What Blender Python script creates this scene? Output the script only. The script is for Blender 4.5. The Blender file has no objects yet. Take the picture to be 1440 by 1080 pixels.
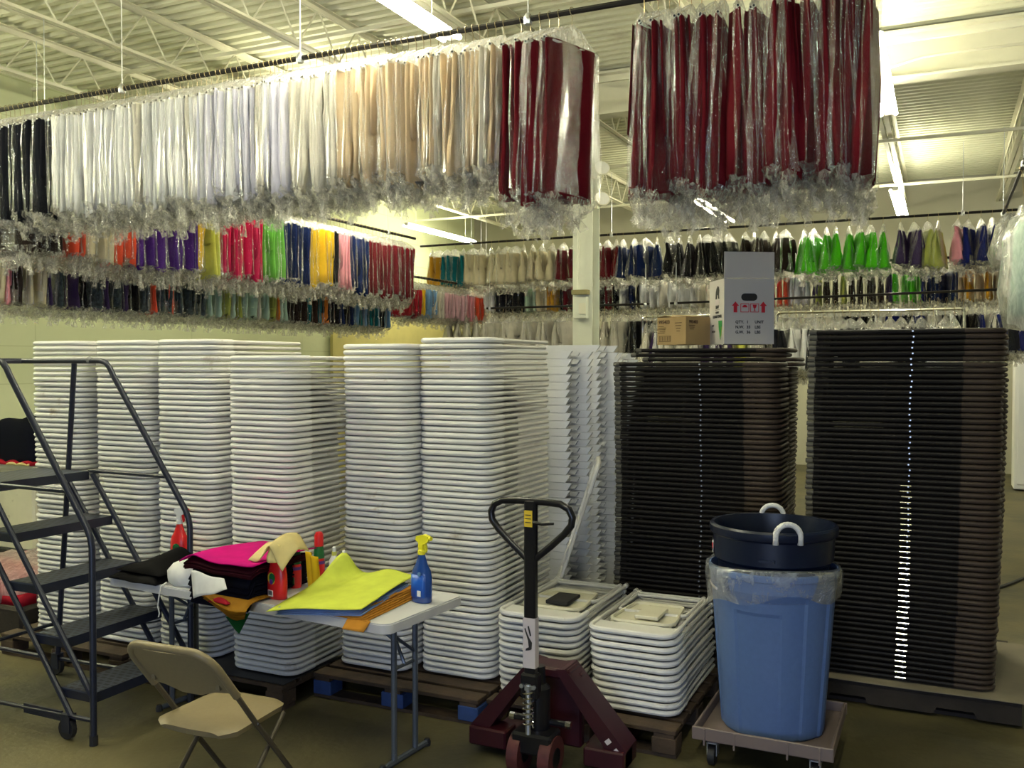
import bpy, math, random
from mathutils import Vector, Matrix
R = math.radians
sc = bpy.context.scene
COL = sc.collection
rnd = random.Random(7)

# ------------------------------------------------------------------ camera, world, lights, exposure
cam = bpy.data.objects.new('camera', bpy.data.cameras.new('camera'))
COL.objects.link(cam)
cam.location = (0, 0, 1.915)
cam.rotation_euler = (R(90) - math.atan(30 / 1300), 0, R(25))
cam.data.sensor_width = 36
cam.data.lens = 1300 / 1440 * 36
cam.data.clip_end = 100
sc.camera = cam
sc.view_settings.view_transform = 'Standard'
sc.view_settings.look = 'None'
sc.view_settings.gamma = 1
sc.view_settings.use_curve_mapping = False
sc.view_settings.exposure = 0.35
sc.cycles.transparent_max_bounces = 28
sc.cycles.max_bounces = 7
sc.cycles.diffuse_bounces = 3
world = bpy.data.worlds.new('world'); sc.world = world
world.use_nodes = True
world.node_tree.nodes['Background'].inputs[0].default_value = (0.55, 0.68, 1, 1)
world.node_tree.nodes['Background'].inputs[1].default_value = 0.5
TUBE_E = 92.0          # strength of the fluorescent tubes
DAY_W = 190            # daylight through the open loading door behind the photographer
dl = bpy.data.lights.new('door_daylight', 'AREA'); dl.shape = 'RECTANGLE'
dl.size = 4.0; dl.size_y = 3.0; dl.energy = DAY_W; dl.color = (0.55, 0.69, 1)
dlo = bpy.data.objects.new('door_daylight', dl); COL.objects.link(dlo)
dlo.location = (0.6, -5.9, 1.7); dlo.rotation_euler = (R(90), 0, 0)

# ------------------------------------------------------------------ materials
def M(name, col, rough=.6, metal=0., var=0., vscale=6., bump=0., bscale=60., dirt=None, dirt_scale=3., dirt_lo=.62, rand=0., spec=.5, sheen=0.):
    m = bpy.data.materials.new(name); m.use_nodes = True
    nt = m.node_tree; b = nt.nodes['Principled BSDF']
    b.inputs['Base Color'].default_value = (*col, 1)
    b.inputs['Roughness'].default_value = rough; b.inputs['Metallic'].default_value = metal
    b.inputs['Specular IOR Level'].default_value = spec
    if sheen: b.inputs['Sheen Weight'].default_value = sheen
    L = nt.links.new
    if var or bump or dirt or rand:
        tc = nt.nodes.new('ShaderNodeTexCoord')
        out = None
        if var:
            n = nt.nodes.new('ShaderNodeTexNoise'); n.inputs['Scale'].default_value = vscale; n.inputs['Detail'].default_value = 5
            L(tc.outputs['Object'], n.inputs['Vector'])
            r = nt.nodes.new('ShaderNodeMapRange'); r.inputs[1].default_value = .3; r.inputs[2].default_value = .7
            r.inputs[3].default_value = 1 - var; r.inputs[4].default_value = 1 + var
            L(n.outputs['Fac'], r.inputs[0])
            x = nt.nodes.new('ShaderNodeMix'); x.data_type = 'RGBA'; x.blend_type = 'MULTIPLY'; x.inputs[0].default_value = 1
            x.inputs[6].default_value = (*col, 1); L(r.outputs[0], x.inputs[7]); out = x.outputs[2]
        if rand:
            oi = nt.nodes.new('ShaderNodeObjectInfo')
            r = nt.nodes.new('ShaderNodeMapRange'); r.inputs[3].default_value = 1 - rand; r.inputs[4].default_value = 1 + rand
            L(oi.outputs['Random'], r.inputs[0])
            x = nt.nodes.new('ShaderNodeMix'); x.data_type = 'RGBA'; x.blend_type = 'MULTIPLY'; x.inputs[0].default_value = 1
            if out: L(out, x.inputs[6])
            else: x.inputs[6].default_value = (*col, 1)
            L(r.outputs[0], x.inputs[7]); out = x.outputs[2]
        if dirt:
            geo = nt.nodes.new('ShaderNodeNewGeometry')
            n = nt.nodes.new('ShaderNodeTexNoise'); n.inputs['Scale'].default_value = dirt_scale; n.inputs['Detail'].default_value = 6
            n.inputs['Roughness'].default_value = .65
            L(geo.outputs['Position'], n.inputs['Vector'])
            r = nt.nodes.new('ShaderNodeMapRange'); r.inputs[1].default_value = dirt_lo; r.inputs[2].default_value = dirt_lo + .15
            L(n.outputs['Fac'], r.inputs[0])
            x = nt.nodes.new('ShaderNodeMix'); x.data_type = 'RGBA'
            if out: L(out, x.inputs[6])
            else: x.inputs[6].default_value = (*col, 1)
            x.inputs[7].default_value = (*dirt, 1); L(r.outputs[0], x.inputs[0]); out = x.outputs[2]
        if out: L(out, b.inputs['Base Color'])
        if bump:
            n = nt.nodes.new('ShaderNodeTexNoise'); n.inputs['Scale'].default_value = bscale; n.inputs['Detail'].default_value = 4
            L(tc.outputs['Object'], n.inputs['Vector'])
            bm = nt.nodes.new('ShaderNodeBump'); bm.inputs['Strength'].default_value = bump; bm.inputs['Distance'].default_value = .01
            L(n.outputs['Fac'], bm.inputs['Height']); L(bm.outputs[0], b.inputs['Normal'])
    return m

def film(name, a0, a1, col=(.93, .94, .92), scale=(9, 9, 2.5), bump=.6, lo=.56, hi=.74, gloss=.10, sk=.5):
    """thin clear plastic film: see-through, milky in creases and painted highlight streaks, with a glossy skin"""
    m = bpy.data.materials.new(name); m.use_nodes = True
    nt = m.node_tree; L = nt.links.new; N = nt.nodes.new
    nt.nodes.remove(nt.nodes['Principled BSDF']); out = nt.nodes['Material Output']
    tc = N('ShaderNodeTexCoord'); oi = N('ShaderNodeObjectInfo')
    ad = N('ShaderNodeVectorMath'); ad.operation = 'ADD'
    L(tc.outputs['Object'], ad.inputs[0]); L(oi.outputs['Location'], ad.inputs[1])
    mp = N('ShaderNodeMapping'); mp.inputs['Scale'].default_value = scale; L(ad.outputs[0], mp.inputs['Vector'])
    n = N('ShaderNodeTexNoise'); n.inputs['Scale'].default_value = 2.2; n.inputs['Detail'].default_value = 6
    n.inputs['Roughness'].default_value = .65; n.inputs['Distortion'].default_value = .8
    L(mp.outputs[0], n.inputs['Vector'])
    r = N('ShaderNodeMapRange'); r.inputs[1].default_value = lo; r.inputs[2].default_value = hi
    r.inputs[3].default_value = a0; r.inputs[4].default_value = a1
    L(n.outputs['Fac'], r.inputs[0])
    bm = N('ShaderNodeBump'); bm.inputs['Strength'].default_value = bump; bm.inputs['Distance'].default_value = .02
    L(n.outputs['Fac'], bm.inputs['Height'])
    df = N('ShaderNodeBsdfDiffuse'); df.inputs[0].default_value = (*col, 1)
    tl = N('ShaderNodeBsdfTranslucent'); tl.inputs[0].default_value = (*col, 1)
    mk = N('ShaderNodeMixShader'); mk.inputs[0].default_value = .62; L(df.outputs[0], mk.inputs[1]); L(tl.outputs[0], mk.inputs[2])
    tr = N('ShaderNodeBsdfTransparent'); gl = N('ShaderNodeBsdfGlossy'); gl.inputs['Roughness'].default_value = gloss
    L(bm.outputs[0], gl.inputs['Normal'])
    fr = N('ShaderNodeFresnel'); fr.inputs['IOR'].default_value = 1.45
    m1 = N('ShaderNodeMixShader'); L(r.outputs[0], m1.inputs[0]); L(tr.outputs[0], m1.inputs[1]); L(mk.outputs[0], m1.inputs[2])
    m2 = N('ShaderNodeMixShader'); mu = N('ShaderNodeMath'); mu.operation = 'MULTIPLY'; mu.inputs[1].default_value = sk; L(fr.outputs[0], mu.inputs[0]); L(mu.outputs[0], m2.inputs[0]); L(m1.outputs[0], m2.inputs[1]); L(gl.outputs[0], m2.inputs[2])
    L(m2.outputs[0], out.inputs['Surface'])
    return m

def glow(name, col, e):
    m = bpy.data.materials.new(name); m.use_nodes = True
    b = m.node_tree.nodes['Principled BSDF']
    b.inputs['Base Color'].default_value = (.9, .9, .9, 1)
    b.inputs['Emission Color'].default_value = (*col, 1); b.inputs['Emission Strength'].default_value = e
    return m

K = {}
K['floor'] = M('floor concrete', (.092, .079, .034), .55, var=.35, vscale=1.1, bump=.25, bscale=25, dirt=(.035, .034, .018), dirt_scale=.9, dirt_lo=.5)
K['deck'] = M('roof deck paint', (.66, .66, .50), .6, var=.06, vscale=.7, dirt=(.40, .37, .24), dirt_scale=.6, dirt_lo=.6)
K['steel'] = M('cream steel paint', (.72, .70, .55), .5, var=.06, vscale=3)
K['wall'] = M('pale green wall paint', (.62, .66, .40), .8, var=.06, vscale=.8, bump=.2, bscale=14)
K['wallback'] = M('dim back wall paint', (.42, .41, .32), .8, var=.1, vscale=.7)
K['column'] = M('pale column paint', (.70, .72, .60), .5, var=.05, vscale=4)
K['black_steel'] = M('black pipe', (.02, .018, .017), .4, .5)
K['wire'] = M('hanger wire', (.35, .28, .15), .35, .9)
K['paper_tube'] = M('paper hanger tube', (.8, .78, .7), .8)
K['dark_flat'] = M('dark tube end', (.02, .02, .02), .9)
K['chrome'] = M('chrome', (.8, .8, .8), .15, 1)
K['zinc'] = M('zinc', (.55, .57, .6), .35, .9)
K['white_pl'] = M('white resin', (.74, .73, .70), .42, var=.04, vscale=5, dirt=(.30, .21, .12), dirt_scale=4.2, dirt_lo=.635, rand=.06)
K['white_tube'] = M('white tube enamel', (.66, .645, .60), .4, var=.04, dirt=(.36, .31, .22), dirt_scale=7, dirt_lo=.62, rand=.06)
K['cream_pl'] = M('aged cream resin', (.70, .67, .52), .5, var=.06, dirt=(.3, .24, .13), dirt_scale=9, dirt_lo=.62)
K['brown_pl'] = M('brown resin', (.052, .036, .026), .6, var=.08, rand=.12, spec=.3)
K['brown_tube'] = M('dark brown tube', (.0065, .0050, .0048), .55, .0, rand=.1, spec=.25)
K['brown_cap'] = M('olive foot cap', (.085, .08, .064), .6)
K['garden'] = M('white painted wood', (.74, .75, .76), .5, var=.04, vscale=8, rand=.06)
K['wood'] = M('worn pallet wood', (.055, .034, .019), .8, var=.35, vscale=9, bump=.3, bscale=40, rand=.15)
K['wood_dark'] = M('dark pallet wood', (.022, .016, .012), .85, var=.3, vscale=8, bump=.3, bscale=40, rand=.15)
K['blue_wood'] = M('blue pallet paint', (.025, .06, .19), .7, var=.3, vscale=9)
K['card'] = M('kraft cardboard', (.46, .31, .13), .85, var=.06)
K['card_pale'] = M('pale cardboard sheet', (.20, .175, .125), .85, var=.1)
K['box_white'] = M('white carton board', (.60, .57, .52), .7, var=.02)
K['ink'] = M('black ink', (.02, .018, .016), .7)
K['ink_red'] = M('red ink', (.62, .015, .03), .7)
K['ink_green'] = M('green ink', (.03, .32, .06), .7)
K['ink_lime'] = M('lime ink', (.35, .5, .04), .7)
K['ink_brown'] = M('brown ink', (.10, .055, .02), .8)
K['ladder'] = M('slate blue ladder paint', (.018, .022, .040), .38, .2, var=.1, vscale=12)
K['rubber'] = M('black rubber', (.015, .015, .016), .6)
K['table'] = M('grey white table plastic', (.55, .55, .57), .45, bump=.05, bscale=200)
K['table_leg'] = M('grey table leg', (.09, .105, .13), .35, .4)
K['beige'] = M('beige resin', (.22, .175, .095), .45, var=.05, vscale=60)
K['beige_tube'] = M('bronze tube', (.085, .07, .048), .4, .3)
K['jack_red'] = M('dark red jack paint', (.035, .0035, .008), .4, .0, var=.2, vscale=9)
K['jack_black'] = M('black jack paint', (.010, .010, .013), .28, .2)
K['jack_wheel'] = M('worn red polyurethane', (.085, .018, .018), .6, var=.3, vscale=20)
K['can_blue'] = M('grey blue can plastic', (.085, .15, .34), .45, var=.05, vscale=40)
K['can_navy'] = M('navy can plastic', (.0025, .007, .026), .32)
K['rope'] = M('white rope', (.72, .72, .70), .8, bump=.6, bscale=120)
K['dolly'] = M('tan dolly plastic', (.17, .13, .12), .5)
K['film'] = film('clear bag film', .008, .55, scale=(34, 34, 2.4), bump=1.0, lo=.62, hi=.80, gloss=.05, sk=.36)  # thin milky streaks paint in the bright highlights on the film
K['film_top'] = film('creased bag top film', .10, .6, (.97, .97, .95), (24, 24, 6), .8, .42, .7, .15, .4)
K['film_tail'] = film('bunched bag film', .10, .52, (.98, .965, .89), (16, 16, 9), .4, .42, .72, .2, .2)
K['film_white'] = film('milky bag film', .35, .85, lo=.4)
K['liner'] = film('clear can liner', .14, .6, (.80, .84, .90), (7, 7, 5), 1.0, .45, .75)
K['fixture'] = M('white fixture enamel', (.8, .8, .76), .4)
K['tube_on'] = glow('lit fluorescent tube', (1, .955, .70), TUBE_E)
K['yellow'] = M('yellow plastic', (.85, .78, .03), .4)
K['yellow_label'] = M('yellow label', (.75, .52, .03), .6)
K['decal'] = M('pinkish white decal', (.62, .55, .55), .6)
K['spray_blue'] = M('blue bottle', (.01, .055, .26), .15, spec=.8)
K['label_blue'] = M('blue label', (.01, .10, .50), .35)
K['red_pl'] = M('red bottle plastic', (.72, .018, .02), .3)
K['green_pl'] = M('green cap plastic', (.015, .16, .045), .35)
K['white_bottle'] = M('white bottle plastic', (.8, .8, .76), .35)
K['yellow_collar'] = M('pale yellow collar', (.62, .62, .10), .4)
K['purple_pl'] = M('purple label band', (.12, .03, .25), .4)
def cloth_mat(n, c, rough=.75, rand=.08, spec=.12):
    m = K[n] = M(n + ' cloth', c, rough, var=.10, vscale=14, rand=rand, spec=spec); nt = m.node_tree; L = nt.links.new
    b = nt.nodes['Principled BSDF']; tl = nt.nodes.new('ShaderNodeBsdfTranslucent'); mx = nt.nodes.new('ShaderNodeMixShader'); mx.inputs[0].default_value = .25
    tl.inputs[0].default_value = (*c, 1); L(b.outputs[0], mx.inputs[1]); L(tl.outputs[0], mx.inputs[2]); L(mx.outputs[0], nt.nodes['Material Output'].inputs['Surface'])
for n, c in dict(white=(.86, .86, .85), lavender=(.70, .69, .80), ivory=(.74, .70, .60), beige_cl=(.66, .52, .34), burgundy=(.13, .006, .012), charcoal=(.010, .011, .017),
                 black=(.004, .0036, .0045), brown=(.024, .014, .011), coral=(.78, .09, .04), cream=(.72, .64, .44), purple=(.075, .018, .22), yellow_cl=(.80, .52, .02),
                 lemon=(.72, .72, .14), pink=(.62, .018, .10), green=(.18, .52, .08), navy=(.006, .016, .08), rose=(.80, .33, .40), red=(.42, .012, .03),
                 gold=(.62, .32, .02), teal=(.006, .14, .17), lime_g=(.09, .62, .01), violet=(.05, .028, .10), olive=(.42, .47, .10), royal=(.006, .012, .13),
                 sky=(.18, .35, .6), orange=(.75, .22, .02), palepink=(.78, .48, .55), mint=(.5, .68, .56), magenta=(.62, .005, .22), maroon=(.035, .002, .008),
                 darknavy=(.003, .004, .013), mustard=(.36, .17, .015), forest=(.008, .09, .03), lime_cl=(.66, .74, .10), sand=(.80, .68, .32), lightblue=(.20, .30, .58), orange_cl=(.55, .24, .03)).items():
    cloth_mat(n, c)
K['check'] = M('dark checked cloth', (.03, .045, .05), .8, var=.6, vscale=30)
K['grate'] = None
def grate():
    m = M('slotted tread', (.05, .058, .09), .42, .2); nt = m.node_tree; L = nt.links.new; b = nt.nodes['Principled BSDF']
    tc = nt.nodes.new('ShaderNodeTexCoord'); br = nt.nodes.new('ShaderNodeTexBrick')
    br.inputs['Scale'].default_value = 1; br.inputs['Brick Width'].default_value = .05; br.inputs['Row Height'].default_value = .035
    br.inputs['Mortar Size'].default_value = .009; br.inputs['Color1'].default_value = (.006, .007, .01, 1); br.inputs['Color2'].default_value = (.008, .008, .012, 1)
    br.inputs['Mortar'].default_value = (.06, .07, .105, 1)
    L(tc.outputs['Object'], br.inputs['Vector']); L(br.outputs['Color'], b.inputs['Base Color'])
    return m
K['grate'] = grate()
def block_wall():
    m = K['wall']; nt = m.node_tree; L = nt.links.new; b = nt.nodes['Principled BSDF']
    tc = nt.nodes.new('ShaderNodeTexCoord'); mp = nt.nodes.new('ShaderNodeMapping'); mp.inputs['Rotation'].default_value = (R(90), 0, R(90))
    br = nt.nodes.new('ShaderNodeTexBrick'); br.inputs['Scale'].default_value = 1; br.inputs['Brick Width'].default_value = 2.4; br.inputs['Row Height'].default_value = .42
    br.inputs['Mortar Size'].default_value = .006; br.inputs['Color1'].default_value = (.62, .66, .42, 1); br.inputs['Color2'].default_value = (.60, .645, .40, 1); br.inputs['Mortar'].default_value = (.5, .54, .31, 1)
    sx = nt.nodes.new('ShaderNodeSeparateXYZ'); cb = nt.nodes.new('ShaderNodeCombineXYZ')
    L(tc.outputs['Object'], sx.inputs[0]); L(sx.outputs[1], cb.inputs[0]); L(sx.outputs[2], cb.inputs[1]); L(cb.outputs[0], br.inputs['Vector'])
    L(br.outputs['Color'], b.inputs['Base Color'])
block_wall()

# ------------------------------------------------------------------ mesh builder
class MB:
    def __init__(s): s.v = []; s.f = []; s.m = []; s.cur = 0
    def add(s, vs, fs):
        o = len(s.v); s.v += [tuple(p) for p in vs]; s.f += [tuple(i + o for i in f) for f in fs]; s.m += [s.cur] * len(fs); return s
    def box(s, c, d, rz=0., M4=None):
        x, y, z = d[0] / 2, d[1] / 2, d[2] / 2; ca, sa = math.cos(rz), math.sin(rz); vs = []
        for k in (-z, z):
            for (i, j) in ((-x, -y), (x, -y), (x, y), (-x, y)):
                p = Vector((c[0] + i * ca - j * sa, c[1] + i * sa + j * ca, c[2] + k))
                vs.append(M4 @ p if M4 else p)
        return s.add(vs, [(3, 2, 1, 0), (4, 5, 6, 7), (0, 1, 5, 4), (1, 2, 6, 5), (2, 3, 7, 6), (3, 0, 4, 7)])
    def bbox(s, c, d, b=.01, rz=0.):     # box with chamfered vertical and top/bottom edges
        x, y, z = d[0] / 2, d[1] / 2, d[2] / 2; ca, sa = math.cos(rz), math.sin(rz); vs = []
        def ring(o, k):
            for (i, j) in ((-x + b, -y + o), (x - b, -y + o), (x - o, -y + b), (x - o, y - b), (x - b, y - o), (-x + b, y - o), (-x + o, y - b), (-x + o, -y + b)):
                vs.append((c[0] + i * ca - j * sa, c[1] + i * sa + j * ca, c[2] + k))
        ring(b * .9, -z); ring(0, -z + b); ring(0, z - b); ring(b * .9, z)
        fs = [tuple(range(7, -1, -1)), tuple(range(24, 32))]
        for r in range(3):
            for i in range(8): fs.append((r * 8 + i, r * 8 + (i + 1) % 8, r * 8 + 8 + (i + 1) % 8, r * 8 + 8 + i))
        return s.add(vs, fs)
    def tube(s, pts, r, n=8, closed=False, cap=True, rz=None):
        """round bar along a polyline; r is a number or one per point; rz squashes the bar's second radius"""
        P = [Vector(p) for p in pts]; N = len(P); rs = r if isinstance(r, (list, tuple)) else [r] * N
        T = []
        for i in range(N):
            a = P[i - 1] if (i > 0 or closed) else P[i]; b = P[(i + 1) % N] if (i < N - 1 or closed) else P[i]
            T.append((b - a).normalized())
        up = Vector((0, 0, 1)) if abs(T[0].z) < .9 else Vector((1, 0, 0))
        vs = []
        for i in range(N):
            t = T[i]; sd = t.cross(up)
            if sd.length < 1e-4: sd = t.cross(Vector((0, 1, 0)))
            sd.normalize(); up = sd.cross(t).normalized()
            for k in range(n):
                a = 2 * math.pi * k / n
                vs.append(P[i] + sd * math.cos(a) * rs[i] + up * math.sin(a) * (rs[i] if rz is None else rz))
        fs = []
        for i in range(N if closed else N - 1):
            j = (i + 1) % N
            for k in range(n): fs.append((i * n + k, i * n + (k + 1) % n, j * n + (k + 1) % n, j * n + k))
        if cap and not closed: fs += [tuple(range(n - 1, -1, -1)), tuple((N - 1) * n + k for k in range(n))]
        return s.add(vs, fs)
    def lathe(s, prof, n=20, c=(0, 0, 0), sx=1., sy=1., capb=True, capt=True, fn=None):
        vs = []
        for (r, z) in prof:
            for k in range(n):
                a = 2 * math.pi * k / n
                rr = r * (fn(a, z) if fn else 1)
                vs.append((c[0] + rr * math.cos(a) * sx, c[1] + rr * math.sin(a) * sy, c[2] + z))
        fs = []
        for i in range(len(prof) - 1):
            for k in range(n): fs.append((i * n + k, i * n + (k + 1) % n, (i + 1) * n + (k + 1) % n, (i + 1) * n + k))
        if capb: fs.append(tuple(range(n - 1, -1, -1)))
        if capt: fs.append(tuple((len(prof) - 1) * n + k for k in range(n)))
        return s.add(vs, fs)
    def prism(s, out, a, b, axis='z', M4=None):
        n = len(out); vs = []
        for k in (a, b):
            for (p, q) in out:
                v = Vector((p, q, k) if axis == 'z' else (p, k, q) if axis == 'y' else (k, p, q)); vs.append(M4 @ v if M4 else v)
        fs = [tuple(range(n - 1, -1, -1)), tuple(range(n, 2 * n))] + [(i, (i + 1) % n, n + (i + 1) % n, n + i) for i in range(n)]
        return s.add(vs, fs)
    def slab(s, fn, nu, nv, t):
        """closed thick sheet; fn(u,v) -> point, u,v in 0..1"""
        P = [[Vector(fn(i / nu, j / nv)) for j in range(nv + 1)] for i in range(nu + 1)]
        W = nv + 1; vs = []; bot = []
        for i in range(nu + 1):
            for j in range(nv + 1):
                du = P[min(i + 1, nu)][j] - P[max(i - 1, 0)][j]; dv = P[i][min(j + 1, nv)] - P[i][max(j - 1, 0)]
                nn = du.cross(dv); nn = nn.normalized() if nn.length > 1e-9 else Vector((0, 0, 1))
                vs.append(P[i][j]); bot.append(P[i][j] - nn * t)
        o = len(vs); vs += bot; fs = []
        for i in range(nu):
            for j in range(nv):
                a, b, c, d = i * W + j, (i + 1) * W + j, (i + 1) * W + j + 1, i * W + j + 1
                fs += [(a, b, c, d), (o + d, o + c, o + b, o + a)]
        for i in range(nu):
            fs += [(i * W, o + i * W, o + (i + 1) * W, (i + 1) * W), ((i + 1) * W + nv, o + (i + 1) * W + nv, o + i * W + nv, i * W + nv)]
        for j in range(nv):
            fs += [(j + 1, o + j + 1, o + j, j), (nu * W + j, o + nu * W + j, o + nu * W + j + 1, nu * W + j + 1)]
        return s.add(vs, fs)
    def mesh(s, name, mats, smooth=False):
        me = bpy.data.meshes.new(name); me.from_pydata(s.v, [], s.f)
        mats = mats if isinstance(mats, (list, tuple)) else [mats]
        for m in mats: me.materials.append(K[m] if isinstance(m, str) else m)
        if any(s.m): me.polygons.foreach_set('material_index', s.m)
        if smooth:
            me.polygons.foreach_set('use_smooth', [True] * len(me.polygons))
            if smooth != 'all': me.set_sharp_from_angle(angle=R(smooth if smooth is not True else 40))
        me.update(); return me
    def build(s, name, mats, parent=None, smooth=True, **k):
        return obj(name, s.mesh(name, mats, smooth), parent, **k)

def obj(name, data, parent=None, loc=None, rot=None):
    o = bpy.data.objects.new(name, data); COL.objects.link(o)
    if parent: o.parent = parent
    if loc: o.location = loc
    if rot: o.rotation_euler = rot
    return o
def tag(o, label=None, cat=None, group=None, kind=None):
    if label: o['label'] = label
    if cat: o['category'] = cat
    if group: o['group'] = group
    if kind: o['kind'] = kind
    return o
def thing(name, label, cat, loc=(0, 0, 0), rz=0., group=None, rot=None):
    o = obj(name, None, None, loc, rot or (0, 0, rz)); o.empty_display_size = .1
    return tag(o, label, cat, group)
def arc(c, r, a0, a1, n, f):     # points on an arc, f maps (p,q)->3d
    return [f(c[0] + r * math.cos(R(a0 + (a1 - a0) * i / n)), c[1] + r * math.sin(R(a0 + (a1 - a0) * i / n))) for i in range(n + 1)]
def text(name, s, size, mat, parent, loc, rot, align='LEFT', sx=1.):
    c = bpy.data.curves.new(name, 'FONT'); c.body = s; c.size = size; c.align_x = align; c.extrude = .0004; c.offset = size * .03; c.resolution_u = 2
    c.materials.append(K[mat]); t_ = bpy.data.objects.new('t', c); COL.objects.link(t_)
    dg = bpy.context.evaluated_depsgraph_get(); me = bpy.data.meshes.new_from_object(t_.evaluated_get(dg)); bpy.data.objects.remove(t_)
    o = obj(name, me, parent, loc, rot); o.scale = (sx, 1, 1); return o

# ------------------------------------------------------------------ the building
XL, XR, YF, YB, ZC = -9.3, 6.5, -6.0, 18.0, 5.15
MB().box(((XL + XR) / 2, (YF + YB) / 2, -.05), (XR - XL, YB - YF, .1)).build('floor', 'floor', smooth=False)['kind'] = 'structure'
mb = MB(); pts = []; y = YF; p = .15
while y < YB:
    pts += [(y, ZC), (y + .055, ZC), (y + .075, ZC + .04), (y + .13, ZC + .04)]; y += p
n = len(pts)
mb.add([(XL, a, b) for a, b in pts] + [(XR, a, b) for a, b in pts], [(i, i + 1, n + i + 1, n + i) for i in range(n - 1)])
tag(mb.build('ceiling', 'deck', smooth=False), kind='structure')
tag(MB().box((XL - .1, (YF + YB) / 2, ZC / 2), (.2, YB - YF, ZC + .2)).build('wall_left', 'wall', smooth=False), kind='structure')
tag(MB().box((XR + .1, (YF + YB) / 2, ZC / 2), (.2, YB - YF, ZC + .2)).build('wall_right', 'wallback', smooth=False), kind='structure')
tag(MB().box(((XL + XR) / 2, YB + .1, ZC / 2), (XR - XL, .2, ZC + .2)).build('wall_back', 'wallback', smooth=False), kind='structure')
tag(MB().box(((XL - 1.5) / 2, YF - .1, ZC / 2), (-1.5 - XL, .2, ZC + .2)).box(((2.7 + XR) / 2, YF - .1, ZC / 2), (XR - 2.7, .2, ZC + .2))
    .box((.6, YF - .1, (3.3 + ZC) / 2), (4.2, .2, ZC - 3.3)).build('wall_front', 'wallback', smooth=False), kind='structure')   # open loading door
# darker side room beyond the end of the green wall
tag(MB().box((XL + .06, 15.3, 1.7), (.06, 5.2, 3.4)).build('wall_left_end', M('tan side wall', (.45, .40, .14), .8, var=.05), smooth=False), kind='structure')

JX = [.85 - 1.5 * k for k in range(-3, 7)]
for x in JX:       # open-web roof joists
    r = obj('roof_joist', None, None, (x, 0, 0)); r['kind'] = 'structure'
    L = YB - YF
    MB().box((-.035, YF + L / 2, ZC - .03), (.05, L, .006)).box((.035, YF + L / 2, ZC - .03), (.05, L, .006)).box((-.012, YF + L / 2, ZC - .05), (.006, L, .05)).box((.012, YF + L / 2, ZC - .05), (.006, L, .05)).build('top_chord', 'steel', r, False)
    MB().box((-.035, YF + L / 2, ZC - .46), (.05, L, .006)).box((.035, YF + L / 2, ZC - .46), (.05, L, .006)).box((-.012, YF + L / 2, ZC - .44), (.006, L, .045)).box((.012, YF + L / 2, ZC - .44), (.006, L, .045)).build('bottom_chord', 'steel', r, False)
    w = [(0, YF + .3 * i, ZC - (.05 if i % 2 else .45)) for i in range(int(L / .3))]
    MB().tube(w, .011, 5).build('web', 'steel', r)
for gy in (9.75, -1.5):
    g = obj('beam', None, None, (0, gy, 0)); g['kind'] = 'structure'
    MB().box(((XL + XR) / 2, 0, ZC - .28), (XR - XL, .02, .42)).build('beam_web', 'steel', g, False)
    MB().box(((XL + XR) / 2, 0, ZC - .50), (XR - XL, .2, .025)).build('lower_flange', 'steel', g, False)
    MB().box(((XL + XR) / 2, 0, ZC - .06), (XR - XL, .2, .025)).build('upper_flange', 'steel', g, False)
for cx in (-3.63, 4.2):
    c = obj('column', None, None, (cx, 9.75, 0)); c['kind'] = 'structure'
    MB().box((0, -.11, 2.31), (.23, .015, 4.62)).box((0, .11, 2.31), (.23, .015, 4.62)).box((0, 0, 2.31), (.015, .21, 4.62)).build('column_shaft', 'column', c, False)
    MB().box((0, 0, .01), (.36, .36, .02)).build('base_plate', 'column', c, False)
for (y0, z) in ((7.2, 4.98), (8.6, 4.66), (12.4, 4.66), (15.5, 4.66)):      # bridging angles across the joists
    tag(MB().box(((XL + XR) / 2, y0, z), (XR - XL, .035, .035)).build('trim_bridging', 'steel', smooth=False), kind='structure')
tag(MB().tube([(-.6, 8.9, 4.5), (-.2, 9.0, 4.62), (.0, 9.05, 4.64), (XR, 9.1, 4.64)], .014, 6).build('conduit', 'steel'),
    'thin cream conduit running under the roof beside the bare corrugated deck', 'conduit')

# ------------------------------------------------------------------ fluorescent fixtures
def fixture_protos():
    h = MB().prism([(-.035, .0), (-.04, .05), (.04, .05), (.035, .0)], -1.22, 1.22, 'y').mesh('housing', 'fixture')
    t = MB().tube([(0, -1.19, 0), (0, 1.19, 0)], .019, 8).mesh('tube', 'tube_on', True)
    w = MB().tube([(0, 0, .05), (0, 0, .45)], .004, 5).mesh('suspension_rod', 'steel', True)
    return h, t, w
FH, FT, FW = fixture_protos()
FIX = [(-3.28, 4.80, 4.28, 'fluorescent strip light over the beige tablecloths'), (-.5, 8.45, 4.30, 'fluorescent strip light beside the last burgundy linens'),
       (-.62, 15.1, 4.30, 'fluorescent strip light above the lime green linens'), (-8.2, 14.6, 4.22, 'fluorescent strip light above the orange and teal linens'),
       (-3.3, 14.6, 4.3, 'fluorescent strip light behind the column'), (-6.1, 8.8, 4.3, 'fluorescent strip light over the row of coloured linens'),
       (3.6, 12.0, 4.3, None), (-6.0, 2.55, 4.3, None), (-.4, 1.2, 4.3, None), (-8.7, 3.7, 4.3, None)]  # unlabelled strips are unseen; one was added to brighten the white linens
for (x, y, z, lab) in FIX:
    f = thing('strip_light', lab or 'unseen fluorescent strip light hung from the roof joists outside the linen rows', 'light', (x, y, z), 0, 'fluorescent strip lights')
    obj('housing', FH, f)
    for s in (-.065, .065): obj('tube', FT, f, (s, 0, .004))
    for s in (-.9, .9): obj('suspension_rod', FW, f, (0, s, 0))

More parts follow.
